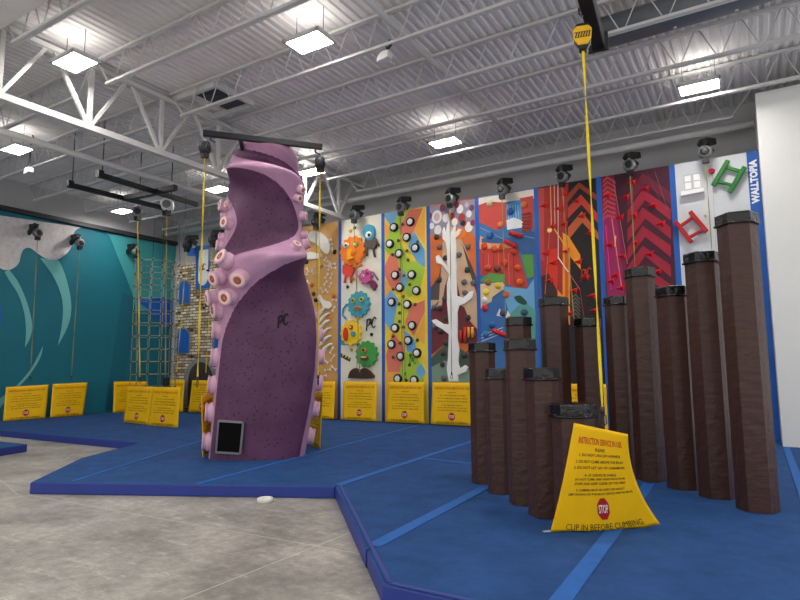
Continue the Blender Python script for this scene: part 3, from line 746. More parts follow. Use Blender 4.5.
for x, y, r_, c in ((65,135,5,(232,226,222)),(65,135,3,(206,176,190)),(110,140,3.4,(232,226,222)),(180,95,3.4,(235,230,225)),(225,120,2.8,(232,226,222)),(190,140,3.6,(170,60,70)),(140,130,3,(170,50,60)),(40,180,2.4,(232,226,222)),(70,200,3.6,(232,226,222)),(140,95,3,(200,180,190)),(225,185,4,(235,230,225)),(200,165,3,(200,90,60)),(30,130,2.4,(120,60,70)),(95,90,3,(120,60,80)),(165,75,2.4,(150,60,80)),(240,90,2.5,(110,70,100)),(245,165,2.5,(140,60,80)),(155,160,3,(240,235,225)),(215,75,2,(200,180,190))): p3.circ(*zt(x, y), r_, c, ry=1.2)
S3([(90,250),(105,205),(130,190),(190,190),(215,215),(190,245)], (232,128,52))
p3.line(zt(132,170), zu(140,385), .7, (214,190,90))
p3.done()
tree = [zt(95,245),zt(95,205),zt(103,185),zt(112,215),zt(118,175),zt(128,150),zt(136,180),zt(140,215),zt(150,185),zt(160,175),zt(160,215),zt(176,195),zt(190,200),zt(178,225),zt(160,240),
    zt(163,300),zt(165,420),zt(168,530),zt(200,540),zt(230,510),zt(250,505),zt(245,540),zt(210,568),zt(178,580),zu(163,60),zu(165,180),zu(172,240),zu(168,300),zu(175,330),zu(200,312),zu(215,322),zu(205,345),zu(165,360),zu(168,392),
    zu(122,392),zu(112,330),zu(118,280),zu(122,165),zu(90,140),zu(50,118),zu(40,98),zu(60,92),zu(95,115),zu(122,118),zt(118,560),zt(118,470),zt(128,420),zt(95,375),zt(65,365),zt(62,335),zt(75,325),zt(92,345),zt(120,385),zt(118,300),zt(110,260)]
solid(p3, tree, (242,240,236), 'white_tree', .05, False)
for x, y, f in ((65,235,zt),(108,340,zt),(178,325,zt),(220,285,zt),(218,400,zt),(203,460,zt),(248,465,zt),(206,515,zt),(78,450,zt),(105,545,zt),(80,285,zt),(195,165,zt),(78,40,zu),(108,88,zu),(80,150,zu),(50,125,zu),(105,205,zu),(95,255,zu),(90,310,zu),(98,375,zu),(215,85,zu),(200,190,zu),(195,265,zu),(235,160,zu),(50,35,zu)):
    p3.hold(*f(x, y), .075, (108,104,104) if (x+y) % 2 else (66,60,60), seed=x*7+y)
for x, c in ((176,(206,44,40)),(196,(214,60,40)),(214,(236,150,40)),(232,(236,150,40))):
    MB().tube([W(*zu(x, 205 if x < 200 else 180), .05), W(*zu(x, 145 if x < 190 else 130), .05)], .035, 8).build('candle_hold', pm(c), p3.o)

# 4 canyon
p4 = Panel(4, (64,112,164), 'climbing panel painted with red canyon cliffs, waterfall and sea')
zc = lambda x, y: (474+x*.266, 185+y*.2667)
def S4(l, c, sm=False): p4.shape([zc(*a) for a in l], c, sm)
S4([(10,50),(230,15),(230,50),(130,62),(20,80)], (222,214,200))
S4([(10,78),(55,62),(122,66),(122,150),(85,172),(60,158),(20,140)], (196,72,62)); S4([(172,50),(222,40),(222,165),(185,170),(178,110)], (196,72,62))
S4([(122,72),(176,55),(180,130),(122,140)], (78,150,206)); S4([(122,132),(150,122),(185,135),(180,160),(125,168)], (226,230,230))
for k in range(5): p4.line(zc(128+k*9,75), zc(130+k*10,132), .5, (180,214,232))
S4([(18,225),(25,190),(60,215),(165,222),(160,245),(110,252),(25,258)], (238,170,120)); S4([(18,240),(165,235),(178,290),(205,380),(170,392),(120,370),(115,330),(25,340)], (192,66,56))
for k in range(7): p4.line(zc(35+k*19,256), zc(38+k*19,330 if k < 4 else 372), .7, (224,110,90) if k % 2 else (150,46,42))
S4([(178,262),(222,240),(226,345),(200,352)], (88,150,70)); S4([(20,360),(60,330),(118,335),(115,362),(60,372)], (96,156,76))
S4([(15,372),(110,365),(120,385),(70,420),(60,470),(15,500)], (226,196,150)); S4([(110,380),(200,390),(226,350),(230,480),(140,500),(120,440)], (110,170,210)); S4([(15,470),(60,440),(120,430),(130,600),(10,600)], (60,110,170))
S4([(140,480),(170,450),(200,445),(232,470),(232,600),(128,600),(128,520)], (90,160,150)); S4([(150,420),(175,415),(200,440),(190,450),(165,440)], (40,80,60), True)
S4([(30,200),(130,200),(228,175),(230,260),(180,262),(170,225),(30,215)], (54,92,140)); 
for a, b in (((25,160),(115,205)),((140,182),(228,200))): p4.line(zc(*a), zc(*b), .4, (150,190,214))
S4([(85,490),(98,462),(108,495)], (236,236,236)); S4([(120,500),(128,470),(138,490)], (236,236,236))
for k in range(3): p4.line(zc(20,590-k*12), zc(110,555-k*10), .6, (224,226,226))
p4.done()
for a, b, c in (((115,210),(158,230),(190,40,40)),((135,178),(180,192),(190,40,40)),((70,545),(125,565),(206,40,40))):
    MB().tube([W(*zc(*a),.06), W(*zc(*b),.06)], .055, 8).build('log_hold', pm(c), p4.o)
for k in range(6): MB().bar(W(*zc(180,110+k*12),.03), W(*zc(212,103+k*14),.03), .03,.04).build('ladder_rung', pm((150,60,50)), p4.o)
for x, y, c in ((40,230,(222,80,40)),(190,75,(220,110,50)),(138,100,(40,90,150)),(62,190,(40,90,160)),(78,240,(210,90,50)),(105,235,(206,80,40)),(165,312,(220,90,40)),(172,365,(224,110,40)),(118,292,(214,70,40)),(52,312,(206,80,50)),(92,378,(226,196,60)),(48,402,(226,206,70)),(122,412,(224,100,50)),(60,70,(220,200,160)),(100,150,(224,120,70)),(35,432,(226,226,220)),(38,462,(200,50,60)),(110,480,(60,70,90)),(190,478,(60,90,110)),(70,525,(40,90,150)),(45,560,(60,120,160)),(55,365,(150,110,60)),(150,250,(200,70,50)),(88,315,(110,60,50))):
    p4.hold(*zc(x, y), .085, c, seed=x+y)

# 5 black/orange chevrons
zo = lambda x, y: (530+x*.2336, 180+y*.2333)
p5 = Panel(5, (38,32,32), 'black climbing panel with orange arrows and light beams')
def S5(l, c): p5.shape([zo(*a) for a in l], c)
S5([(22,40),(165,15),(140,600),(20,620)], (168,48,44)); S5([(22,40),(60,35),(60,350),(25,330)], (190,70,60)); S5([(25,420),(85,400),(120,460),(110,620),(20,620)], (66,44,46))
S5([(85,300),(120,290),(118,480),(75,390)], (214,56,36))
for k, c in enumerate(((196,84,44),(206,76,50),(206,92,50))):
    y = 60+k*62
    if k == 0: S5([(162,60),(210,10),(295,70),(295,95),(212,35),(162,95)], (150,66,44))
    if k == 1: S5([(162,118),(218,62),(295,150),(295,190),(220,105),(162,165)], (190,66,52))
    if k == 2: S5([(162,205),(222,135),(295,230),(295,260),(225,182),(162,260)], (196,96,54))
S5([(140,225),(165,240),(215,320),(218,385),(150,300),(140,260)], (242,150,40)); S5([(140,240),(172,285),(172,620),(118,620),(118,470),(140,495)], (242,150,44)); S5([(150,300),(165,300),(165,600),(150,600)], (214,96,36))
for k in range(6): S5([(178,500+k*16),(196,486+k*16),(216,512+k*16),(216,520+k*16),(196,496+k*16),(178,510+k*16)], (96,90,84))
p5.line(zo(92,200), zo(88,20), .8, (236,170,120)); p5.line(zo(108,210), zo(104,20), .6, (240,200,160)); p5.line(zo(122,340), zo(120,20), .9, (226,196,190))
p5.line(zo(85,210), zo(65,490), .6, (230,110,80)); p5.line(zo(95,195), zo(150,280), 1.0, (250,190,70)); p5.line(zo(120,330), zo(165,395), .9, (245,240,235)); p5.line(zo(165,395), zo(215,470), .6, (226,110,120)); p5.line(zo(215,470), zo(232,590), .5, (190,50,60))
p5.line(zo(147,190), zo(145,40), .4, (236,150,110)); p5.circ(*zo(85,215), 2.6, (250,190,90)); p5.circ(*zo(85,215), 1.4, (252,226,160))
p5.done()
t = MB(); mark(lambda x, y: W(x, y, .012), t, *zo(240,405), 4.6, rad=.014); t.build('script_mark', pm((190,60,40)), p5.o)
RED = (226,44,38)
for k, a in enumerate(((48,112),(122,122),(200,90),(222,155),(98,200),(148,190),(255,228),(52,315),(155,305),(208,350),(100,355),(82,432),(238,418),(188,475),(265,497),(275,560),(145,60),(168,572))): p5.hold(*zo(*a), .1, RED, 'wedge')

# 6 purple/red chevrons
zp = lambda x, y: (595+x*.2168, 160+y*.2167)
p6 = Panel(6, (72,28,46), 'dark purple climbing panel with red chevrons and magenta beams')
def S6(l, c): p6.shape([zp(*a) for a in l], c)
S6([(20,85),(85,70),(170,660),(60,660)], (128,30,66)); S6([(35,260),(100,230),(140,660),(60,660)], (156,36,92))
for k in range(9): S6([(37,95+k*22),(56,74+k*22),(95,100+k*20),(95,112+k*20),(58,86+k*22),(37,107+k*22)], (196,70,72))
CR = (160,34,56)
for y0_, c in ((75,(110,34,52)),(150,CR),(235,CR),(320,CR),(410,CR),(500,CR)):
    S6([(150,y0_+85),(220,y0_-15),(350,y0_+75),(350,y0_+130),(232,y0_+35),(150,y0_+145)], c)
p6.line(zp(85,90), zp(150,480), .5, (220,120,130)); p6.line(zp(78,270), zp(125,600), 1.0, (236,130,120)); p6.line(zp(50,300), zp(75,600), .8, (240,60,150)); p6.line(zp(40,250), zp(45,600), .6, (214,60,130)); p6.line(zp(92,400), zp(96,350), 1.2, (245,190,110))
p6.line(zp(275,50), zp(335,230), .4, (150,90,110)); p6.line(zp(240,55), zp(325,240), .3, (140,60,80)); p6.line(zp(170,60), zp(185,500), .4, (160,120,110))
p6.done()
for a in ((170,105),(230,133),(52,165),(142,172),(268,212),(115,265),(178,255),(305,295),(62,392),(183,383),(125,445),(252,435),(290,515),(95,532),(70,560),(120,590)): p6.hold(*zp(*a), .1, (226,36,52), 'wedge')

# 7 grey
p7 = Panel(7, (206,209,212), 'grey climbing panel with a small white window, red ladder and green ladder', x1=.122)
p7.line((712,165),(716,250),.5,(176,178,176)); p7.done()
zg = lambda x, y, k=0: W(670+x*.2, 150+y*.2, k)
wf = MB()
wf.prism([zg(68,128,.001), zg(152,113,.001), zg(157,195,.001), zg(74,208,.001)], (0,-.02,0)); wfo = wf.build('window_relief', pm((190,192,196)), p7.o)
for q in (((72,132),(103,127),(105,155),(74,160)), ((116,124),(148,119),(151,148),(118,153)), ((74,166),(105,161),(108,192),(77,198)), ((118,158),(151,154),(154,186),(121,190))):
    MB().prism([zg(*a,.021) for a in q], (0,-.012,0)).build('window_pane', pm((240,240,240)), wfo)
MB().prism([zg(58,215,.001), zg(170,197,.001), zg(172,214,.001), zg(60,236,.001)], (0,-.14,0)).build('window_sill', pm((238,238,236)), p7.o)
def ladder(c, rails, rungs, name):
    for a, b in rails: MB().bar(zg(*a,.1), zg(*b,.1), .085,.085).build(name+'_rail', pm(c), p7.o, bevel=.012)
    for a, b in rungs: MB().bar(zg(*a,.1), zg(*b,.1), .06,.06).build(name+'_rung', pm(c), p7.o, bevel=.01)
    for a, b in rails:
        for q in (.12,.88):
            m_ = zg(*a,.1).lerp(zg(*b,.1), q); MB().tube([m_, Vector((m_.x,YW,m_.z))], .02, 6).build(name+'_standoff', M_dark, p7.o)
ladder((44,120,52), (((290,52),(216,178)),((374,84),(296,212))), (((284,88),(352,106)),((236,156),(308,176))), 'green_ladder')
ladder((176,32,40), (((28,358),(108,462)),((100,308),(184,408))), (((56,378),(112,338)),((98,436),(160,402))), 'red_ladder')
p7.hold(670+210*.2, 150+106*.2, .06, (214,40,70), seed=4); p7.hold(670+178*.2, 150+327*.2, .035, (190,180,150), seed=5)
bs = bstrip(.125, .325, 'wide blue upright strip with white lettering beside the white wall')
vv, ff, asp = text_mesh('WALLTOPIA', 1, .055)
t = MB(); z0, z1 = 4.76, 5.66
t.add([Vector(((.29-.14*b), YW-.002, z0+(z1-z0)*a)) for a, b in vv], ff, 0)
t.build('lettering', mat('silver_lettering', (236,238,240), .5), bs, fix=False)

# ------------------------------------------------------------------ brick tower panel
bm_ = bpy.data.materials.new('tower_stone'); bm_.use_nodes = True; nt = bm_.node_tree; bb = nt.nodes['Principled BSDF']; bb.inputs['Roughness'].default_value = .8
tc = nt.nodes.new('ShaderNodeTexCoord'); mp = nt.nodes.new('ShaderNodeMapping'); mp.inputs['Rotation'].default_value = (PI/2,0,0)
nt.links.new(tc.outputs['Object'], mp.inputs[0])
br = nt.nodes.new('ShaderNodeTexBrick'); nt.links.new(mp.outputs[0], br.inputs['Vector'])
br.inputs['Scale'].default_value = 1; br.inputs['Brick Width'].default_value = .31; br.inputs['Row Height'].default_value = .1; br.inputs['Mortar Size'].default_value = .014; br.inputs['Bias'].default_value = -.1
br.inputs['Color1'].default_value = (*lin((236,224,196)),1); br.inputs['Color2'].default_value = (*lin((132,98,60)),1); br.inputs['Mortar'].default_value = (*lin((84,74,62)),1)
nz = nt.nodes.new('ShaderNodeTexNoise'); nz.inputs['Scale'].default_value = 5; nt.links.new(tc.outputs['Object'], nz.inputs['Vector'])
mx = nt.nodes.new('ShaderNodeMix'); mx.data_type = 'RGBA'; mx.blend_type = 'MULTIPLY'; mx.inputs[0].default_value = .8
rp = nt.nodes.new('ShaderNodeValToRGB'); rp.color_ramp.elements[0].position = .3; rp.color_ramp.elements[0].color = (.6,.58,.55,1); rp.color_ramp.elements[1].position = .6; rp.color_ramp.elements[1].color = (1,1,1,1)
nt.links.new(nz.outputs['Fac'], rp.inputs['Fac']); nt.links.new(br.outputs['Color'], mx.inputs[6]); nt.links.new(rp.outputs['Color'], mx.inputs[7]); nt.links.new(mx.outputs[2], bb.inputs['Base Color'])
tx0, tx1, tt_ = -17.25, -13.3, 5.22
tow = thing('climbing_panel', ((tx0+tx1)/2,YW,ZM), 'stone brick castle tower climbing panel with arched door, behind the tentacle', 'climbing panel')
MB().box((tx0,YW,ZM), (tx1,YW+.3,tt_)).build('stone_board', bm_, tow)
M_stone = mat('grey_arch_stone', (126,130,132), .8, var=.15, vscale=6)
def arched(px0, px1, py0, py1, c, name, k=.001, dep=.02, flip=False):
    a = W(px0, py1, k); b = W(px1, py1, k); tp = W((px0+px1)/2, py0, k).z; w = (b.x-a.x)/2; z0_ = a.z; n_ = 12
    zs = tp-w if not flip else z0_+w
    if not flip: pts = [(a.x,YW-k,z0_), (b.x,YW-k,z0_)]+[(a.x+w+w*math.cos(q),YW-k,zs+w*math.sin(q)) for q in [PI*j/n_ for j in range(n_+1)]]
    else: pts = [(b.x,YW-k,tp), (a.x,YW-k,tp)]+[(a.x+w-w*math.cos(q),YW-k,zs-w*math.sin(q)) for q in [PI*j/n_ for j in range(n_+1)]]
    return MB().prism(pts, (0,-dep,0)).build(name, c, tow)
for q in ((178,189,281,304),(176.5,188.5,329,353),(214,224,334,356)):
    arched(q[0]-1.4,q[1]+1.4,q[2]-1.6,q[3]+1,M_stone,'window_surround',.001,.05); arched(*q,M_blue,'arrow_window',.052,.006)
MB().prism([W(196,246,.001),W(209,245,.001),W(210,288,.001),W(196,289.5,.001)], (0,-.015,0)).build('blue_field', M_blue, tow)
arched(198,207.5,250,286,mat('white_pennant', (228,230,226), .7),'pennant',.017,.006,True)
t = MB(); mark(lambda x, y: W(x, y, .026), t, 202.5, 267.5, 2.6, rad=.016); t.build('script_mark', pm((130,40,40)), tow)
for q in ((187,196,248,256),(217,226,240,256)): MB().prism([W(q[0],q[3],.001),W(q[1],q[3],.001),W(q[1],q[2],.001),W(q[0],q[2],.001)], (0,-.01,0)).build('blue_field', M_blue, tow)
arched(184,216,358,405,M_stone,'door_arch',.001,.06)
M_door = mat('dark_door_wood', (62,54,50), .75, var=.15, vscale=5, stretch=(6,1,.6))
dr = arched(187.5,212,362,405,M_door,'door_leaf',.062,.01)
t = MB()
for k in range(7): a = W(190+k*3.4,370,.075); t.box((a.x-.012,a.y-.004,ZM), (a.x+.012,a.y,a.z+.1 if 1 < k < 5 else a.z-.15))
t.build('door_plank_gap', M_black, dr)
for y in (384,): t = MB(); a = W(188,y,.08); b = W(211.5,y,.08); t.bar(a, b, .01,.05); t.build('door_strap', M_black, dr)
for k in range(26):
    x, y = random.uniform(177,224), random.uniform(262,378); t = MB(); t.blob(W(x, y, .02), .06, flat=(1.3,.6,.6), seed=k); t.build('climbing_hold', pm((60,48,42) if k % 2 else (92,76,60)), tow)

# ------------------------------------------------------------------ purple tentacle tower
base = Vector((-7.2,7.2,0)); dv = Vector((-base.x,-base.y,0)).normalized()   # towards the viewpoint side
e1 = Vector((-dv.y, dv.x, 0)); 
if e1.x < 0: e1 = -e1
def ts(x, y):
    d = ray(x, y); k = (base-EYE).dot(dv)/d.dot(dv); q = EYE+d*k; return (q-base).dot(e1), q.z
SIL = [(459,208.5,304),(440,210,307),(420,212,311),(400,213.5,314.5),(370,216,318),(340,218.5,318.5),(320,219.5,316),(300,220,311.5),(285,221,307),(270,221,304),(255,223,303),(235,224.5,302),(215,226.5,301.5),(195,228.5,301.5),(180,229.5,301),(165,229.5,298),(156,232.5,293),(150,238,286.5),(146,246,279),(143.2,256,270)]
TH = [(459,9),(430,7),(380,3),(350,0),(332,-5),(312,-19),(290,-46),(268,-84),(253,-136),(243,-164),(235,-178),(226,-180),(212,-165),(200,-140),(190,-119),(180,-75),(170,-25),(165,15),(158,52),(150,80),(143,92)]
rings = []
def interp(T, y, k):
    for a, b in zip(T, T[1:]):
        if b[0] <= y <= a[0]:
            t_ = (a[0]-y)/(a[0]-b[0]); return a[k]+(b[k]-a[k])*t_
    return T[-1][k] if y < T[-1][0] else T[0][k]
def smooth_interp(T, y, k, w=5):
    return sum(interp(T, y+d_, k) for d_ in (-w,-w/2,0,w/2,w))/5
KB = .68; NPH = 240
def ring(y):
    yl = y
    l = smooth_interp(SIL, yl, 1, 3); r_ = smooth_interp(SIL, yl, 2, 3); sl, z = ts(l, y); sr, _ = ts(r_, y)
    _, z = ts((l+r_)/2, y)
    th = math.radians(smooth_interp(TH, y, 1, 5)); h = (sr-sl)/2; a = h/math.sqrt(math.cos(th)**2+(KB*math.sin(th))**2)
    return (sl+sr)/2, z, a, a*KB, th
def surf(y, phi):
    s, z, a, b, th = ring(y); ex = .82
    cx_ = math.copysign(abs(math.cos(phi))**ex, math.cos(phi))*a; sy_ = math.copysign(abs(math.sin(phi))**ex, math.sin(phi))*b
    u = cx_*math.cos(th)-sy_*math.sin(th); v = cx_*math.sin(th)+sy_*math.cos(th)
    return base+e1*(s+u)+dv*v+Vector((0,0,z))
M_tl = mat('light_purple_shell', (186,142,172), .5, var=.1, vscale=3, spec=.3, bump=.12, bscale=30)
M_td = speckle('dark_purple_speckled_shell', (98,60,92), (50,25,48), 14, .50)
ys = []
y = 459
while y > 143.2: ys.append(y); y -= 2.0 if y > 330 else 1.4
ys.append(143.2)
t = MB(); vs = []; fs = []; ms = []
for y in ys:
    for k in range(NPH): vs.append(surf(y, 2*PI*k/NPH+PI/NPH))
zb = ZM+.003
for k in range(NPH): vs[k].z = zb
HA_A = [(459,27),(340,27),(305,38),(268,46),(252,46),(240,36),(230,30),(200,29),(190,33),(180,44),(168,58),(155,72),(143,95)]
HA_B = [(459,27),(290,27),(265,40),(250,52),(196,52),(180,48),(168,62),(160,82),(151,96),(143,98)]
def is_light(y, ph):
    return abs((ph+180) % 360-180) < interp(HA_B, y, 1) or abs(ph-180) < interp(HA_A, y, 1)
for i in range(len(ys)-1):
    for k in range(NPH):
        l = (k+1) % NPH; fs.append((i*NPH+k, i*NPH+l, (i+1)*NPH+l, (i+1)*NPH+k))
        ms.append(0 if is_light(ys[i], 360*(k+1)/NPH) else 1)
fs.append(tuple(range(NPH))[::-1]); ms.append(0); fs.append(tuple(range((len(ys)-1)*NPH, len(ys)*NPH))); ms.append(0)
ten = thing('tentacle_tower', base+Vector((0,0,ZM)), 'tall twisted purple octopus tentacle climbing tower with pink suckers on the mat', 'climbing tower')
t.v = vs; t.f = [list(f) for f in fs]; t.m = ms; t.sm = [True]*len(fs)
shell = t.build('shell', [M_tl, M_td], ten)
bvh = BVHTree.FromPolygons(vs, fs)
def hit(x, y, off=0):
    d = ray(x, y).normalized(); q = bvh.ray_cast(EYE, d)
    return (q[0]+q[1]*off if q[1].dot(d) < 0 else q[0]-q[1]*off)
M_suck = mat('pink_sucker', (212,170,192), .5, spec=.3); M_suckc = mat('pale_sucker_rim', (240,206,196), .5); M_hole = mat('orange_sucker_core', (176,84,62), .6)
def sucker(y, phi, r, dep, tilt=0):
    p_ = surf(y, phi); e = .03
    n_ = (surf(y, phi+e)-surf(y, phi-e)).cross(surf(y-2, phi)-surf(y+2, phi)).normalized()
    if n_.dot(p_-base-e1*ring(y)[0]-Vector((0,0,p_.z))) < 0: n_ = -n_
    n_ = (n_+Vector((0,0,tilt))).normalized()
    o = MB().lathe([(r*1.1,-.06),(r*1.0,dep*.35),(r*.86,dep*.55),(r*.92,dep*.75),(r*1.02,dep*.86),(r*1.0,dep*.97),(r*.8,dep)], p_, n_, 18).build('sucker', M_suck, ten)
    MB().lathe([(r*.86,dep*.96),(r*.82,dep*1.03),(r*.6,dep*1.04),(r*.46,dep*1.0)], p_, n_, 18).build('sucker_rim', M_suckc, o)
    MB().lathe([(r*.5,dep*.98),(r*.44,dep*1.02),(r*.2,dep*1.0)], p_, n_, 14).build('sucker_core', M_hole, o)
R_ = math.radians
for y, d_, r, dep in ((440,8,.155,.11),(411,8,.155,.11),(384,7,.15,.11),(357,5,.15,.1),(331,3,.145,.11),(312,0,.14,.13),(300,-16,.135,.18),(301,16,.135,.15),(285,12,.14,.15),(283,-20,.13,.17),(270,-36,.135,.15)):
    sucker(y, R_(180-d_), r, dep)
for y, d_, r, dep in ((254,-4,.085,.1),(245,8,.095,.1),(235,-6,.08,.1),(217,-8,.085,.1),(203,-10,.07,.1),(195,8,.07,.09)):
    sucker(y, R_(180-d_), r, dep)
for y, d_, r, dep in ((437,-5,.14,.1),(410,-5,.14,.1),(384,-5,.14,.1),(357,-4,.14,.1),(334,-4,.135,.1),(314,-3,.125,.1),(300,0,.12,.1),(247,-30,.095,.11),(229,-32,.1,.12),(209,-30,.1,.13),(187,-30,.09,.11),(239,-6,.085,.09),(219,-6,.085,.09),(199,-8,.08,.09),(210,-44,.06,.08)):
    sucker(y, R_(d_), r, dep)
# hatch
q = [(219.5,420.5),(243.5,422),(240.5,453),(217,451.5)]
hp = [hit(*a, .012) for a in q]
ho = MB().prism([v-dv*.04 for v in hp], dv*.11).build('hatch', mat('black_hatch_glass', (4,4,5), .7, spec=.1), ten)
fr_ = MB()
for k in range(4): fr_.bar(hp[k]+dv*.05, hp[(k+1) % 4]+dv*.05, .032,.05, up=dv)
fr_.build('hatch_frame', M_silver, ho)
t = MB(); mark(lambda x, y: hit(x, y, .004), t, 283, 321, 4.8, rad=.016); t.build('script_mark', mat('black_brush_paint', (36,24,40), .7), ten)

# bar above the tentacle, held from the roof, with two belays
zt_ = 5.36
tb0, tb1 = atz(203,133,zt_), atz(322,147,zt_)
tbm = thing('belay_beam', (tb0+tb1)/2, 'black steel beam across the top of the tentacle', 'steel beam')
MB().bar(tb0, tb1, .085, .085).build('beam', M_black, tbm)
tc_ = base+e1*ring(150)[0]
for s_, k in ((.3,-.3),(.7,.3)):
    q = tb0.lerp(tb1, s_); MB().bar(q, base+e1*(ring(150)[0]+k)-dv*.3+Vector((0,0,5.25)), .06,.06).build('brace', M_black, tbm)
for s_ in (.06,.94):
    q = tb0.lerp(tb1, s_); MB().tube([q, q+Vector((0,0,-.1)), q+Vector((.06,.05,-.14))], .015, 6).build('hook', M_dark, tbm)
gl0 = atz(205,459,ZM)
cl, cr_ = tb0.lerp(tb1,.02)+Vector((0,0,-.24)), tb0.lerp(tb1,.985)+Vector((0,0,-.28))
autobelay(cl, (cl.x,cl.y,1.3), 'auto belay at the left end of the beam over the tentacle', 'dark', web=M_web, bracket=False, face=(.9,.4,0), s=.68, wr=.016)
autobelay(cr_, (cr_.x,cr_.y,1.3), 'auto belay at the right end of the beam over the tentacle', 'dark', web=M_web, bracket=False, face=(.9,.4,0), s=.68, wr=.014)
# side banners seen almost edge-on
def side_gate(pbl, pbr, ptl, ptr, d0, d1, label, seed):
    def P_(q, dist): 
        r_ = ray(*q); return EYE+r_*(dist/math.hypot(r_.x, r_.y))
    flat_gate(P_(pbl,d0), P_(pbr,d1), P_(ptl,d0), P_(ptr,d1), label, seed=seed, wob=.01)
a = atz(202.5,458,ZM); b = atz(214,440,ZM)
side_gate((203,457.5),(218,447),(201,396),(217,389), a.xy.length-.05, a.xy.length+.75, 'orange yellow banner seen edge on at the left foot of the tentacle', 41)
a = atz(320,449,ZM); b = atz(303,443,ZM)
side_gate((306,443),(320,449.5),(309,388),(323,392), a.xy.length+.7, a.xy.length, 'orange yellow banner seen edge on at the right foot of the tentacle', 42)

# ------------------------------------------------------------------ brown padded posts
M_post = mat('brown_vinyl', (68,44,37), .42, var=.12, vscale=7, bump=.35, bscale=6, spec=.35, stretch=(1,1,2.2))
M_cap = mat('black_cap_vinyl', (11,11,13), .22, bump=.5, bscale=14, spec=.5)
def post(x, y, ztop, w, label, rot, seed):
    o = thing('padded_post', (x,y,ZM), label, 'padded post', 'brown padded climbing posts')
    rd = random.Random(seed); R0 = w/2; n_ = 6; segs = 26; t = MB(); vs = []; fs = []
    sub = 4; N = n_*sub
    capz = ztop-.12
    for i in range(segs+1):
        z = ZM+.002+(capz-ZM)*i/segs; wr_ = .010*math.sin(i*1.9+seed)*(1 if i < 9 else .35)
        for k in range(N):
            kk = k//sub; f_ = (k % sub)/sub
            a0_ = rot+2*PI*kk/n_; a1_ = rot+2*PI*(kk+1)/n_
            q = Vector((math.cos(a0_), math.sin(a0_))).lerp(Vector((math.cos(a1_), math.sin(a1_))), f_)*R0
            mid = 1-abs(f_-.5)*2 if f_ else 0
            dd = 1+(mid*.02)+wr_*math.sin(k*2.1+i*.7+seed)*1.2
            vs.append((x+q.x*dd, y+q.y*dd, z))
    for i in range(segs):
        for k in range(N):
            l = (k+1) % N; fs.append((i*N+k, i*N+l, (i+1)*N+l, (i+1)*N+k))
    fs += [tuple(range(N))[::-1], tuple(range(segs*N, (segs+1)*N))]
    t.add(vs, fs, 0, False); t.build('padded_sleeve', M_post, o)
    t = MB(); pts = [Vector((x+R0*1.09*math.cos(rot+2*PI*k/n_), y+R0*1.09*math.sin(rot+2*PI*k/n_), capz)) for k in range(n_)]
    t.prism(pts, (0,0,.12)); t.build('cap', M_cap, o, bevel=.015)
    t = MB(); pts = [p_+Vector((0,0,.004)) for p_ in pts]
    t.tube([Vector((x,y,p_.z))+(p_-Vector((x,y,p_.z)))*1.01 for p_ in pts], .012, 6, closed=True); t.build('cap_hem', M_cap, o)
    return o
posts = [(-1.48,5.52,1.25,.385,'shortest brown post, directly behind the front yellow banner'),
  (-1.84,5.76,1.58,.335,'brown post second in the left row, behind the shortest one'),
  (-2.19,6.13,1.89,.33,'brown post third in the left row, tall with a black cap'),
  (-2.61,6.51,1.57,.29,'brown post fourth in the left row, lower than both neighbours'),
  (-3.0,6.97,1.90,.33,'leftmost brown post, at the outer end of the left row'),
  (-2.87,8.0,2.29,.36,'brown post mostly hidden behind the left row, only its top showing'),
  (-2.45,8.35,2.58,.40,'tall brown post standing in front of the orange chevron panel'),
  (-2.03,8.55,2.27,.36,'brown post beside the yellow strap, further back between both rows'),
  (-1.60,8.5,2.55,.34,'back brown post of the right row, below the purple chevron panel'),
  (-1.23,8.16,2.87,.36,'brown post fourth tallest in the right row, next to the back post'),
  (-.82,7.82,2.55,.37,'brown post in the middle of the right row, lower than its neighbours'),
  (-.45,7.48,2.88,.37,'second brown post from the right edge of the right row'),
  (-.07,7.02,3.18,.385,'tallest and rightmost brown post, in front of the white wall')]
for i, (x, y, z, w, lb) in enumerate(posts): post(x, y, z, w, lb, .25+.15*math.sin(i*2), i)
# dark step on the shortest post
# ------------------------------------------------------------------ front banner with its belay
def Pd(q, dist):
    r_ = ray(*q); return EYE+r_*(dist/math.hypot(r_.x, r_.y))
BL, BR = Pd((551,532),5.40), Pd((660,524),5.85)
TL, TR = Pd((574,423),5.33), Pd((628,434.5),5.42)
ML, MR = Pd((562.5,482),5.37), Pd((636,480),5.60)
def SF(u, v):
    u = max(-.02, min(1.02, u))
    L_ = TL*(1-v)*(1-2*v)+ML*4*v*(1-v)+BL*v*(2*v-1)
    Rr = TR*(1-v)*(1-2*v)+MR*4*v*(1-v)+BR*v*(2*v-1)
    p_ = L_.lerp(Rr, u)
    n_ = Vector((.55,-.8,.1)).normalized()
    sag = Vector((0,0,-.045))*4*u*(1-u)*v**3
    p_ = p_+n_*(.03*math.sin(PI*u)*math.sin(PI*v)+.012*math.sin(u*9+v*4)*v)+sag
    p_.z = max(p_.z, ZM+.012)
    return p_
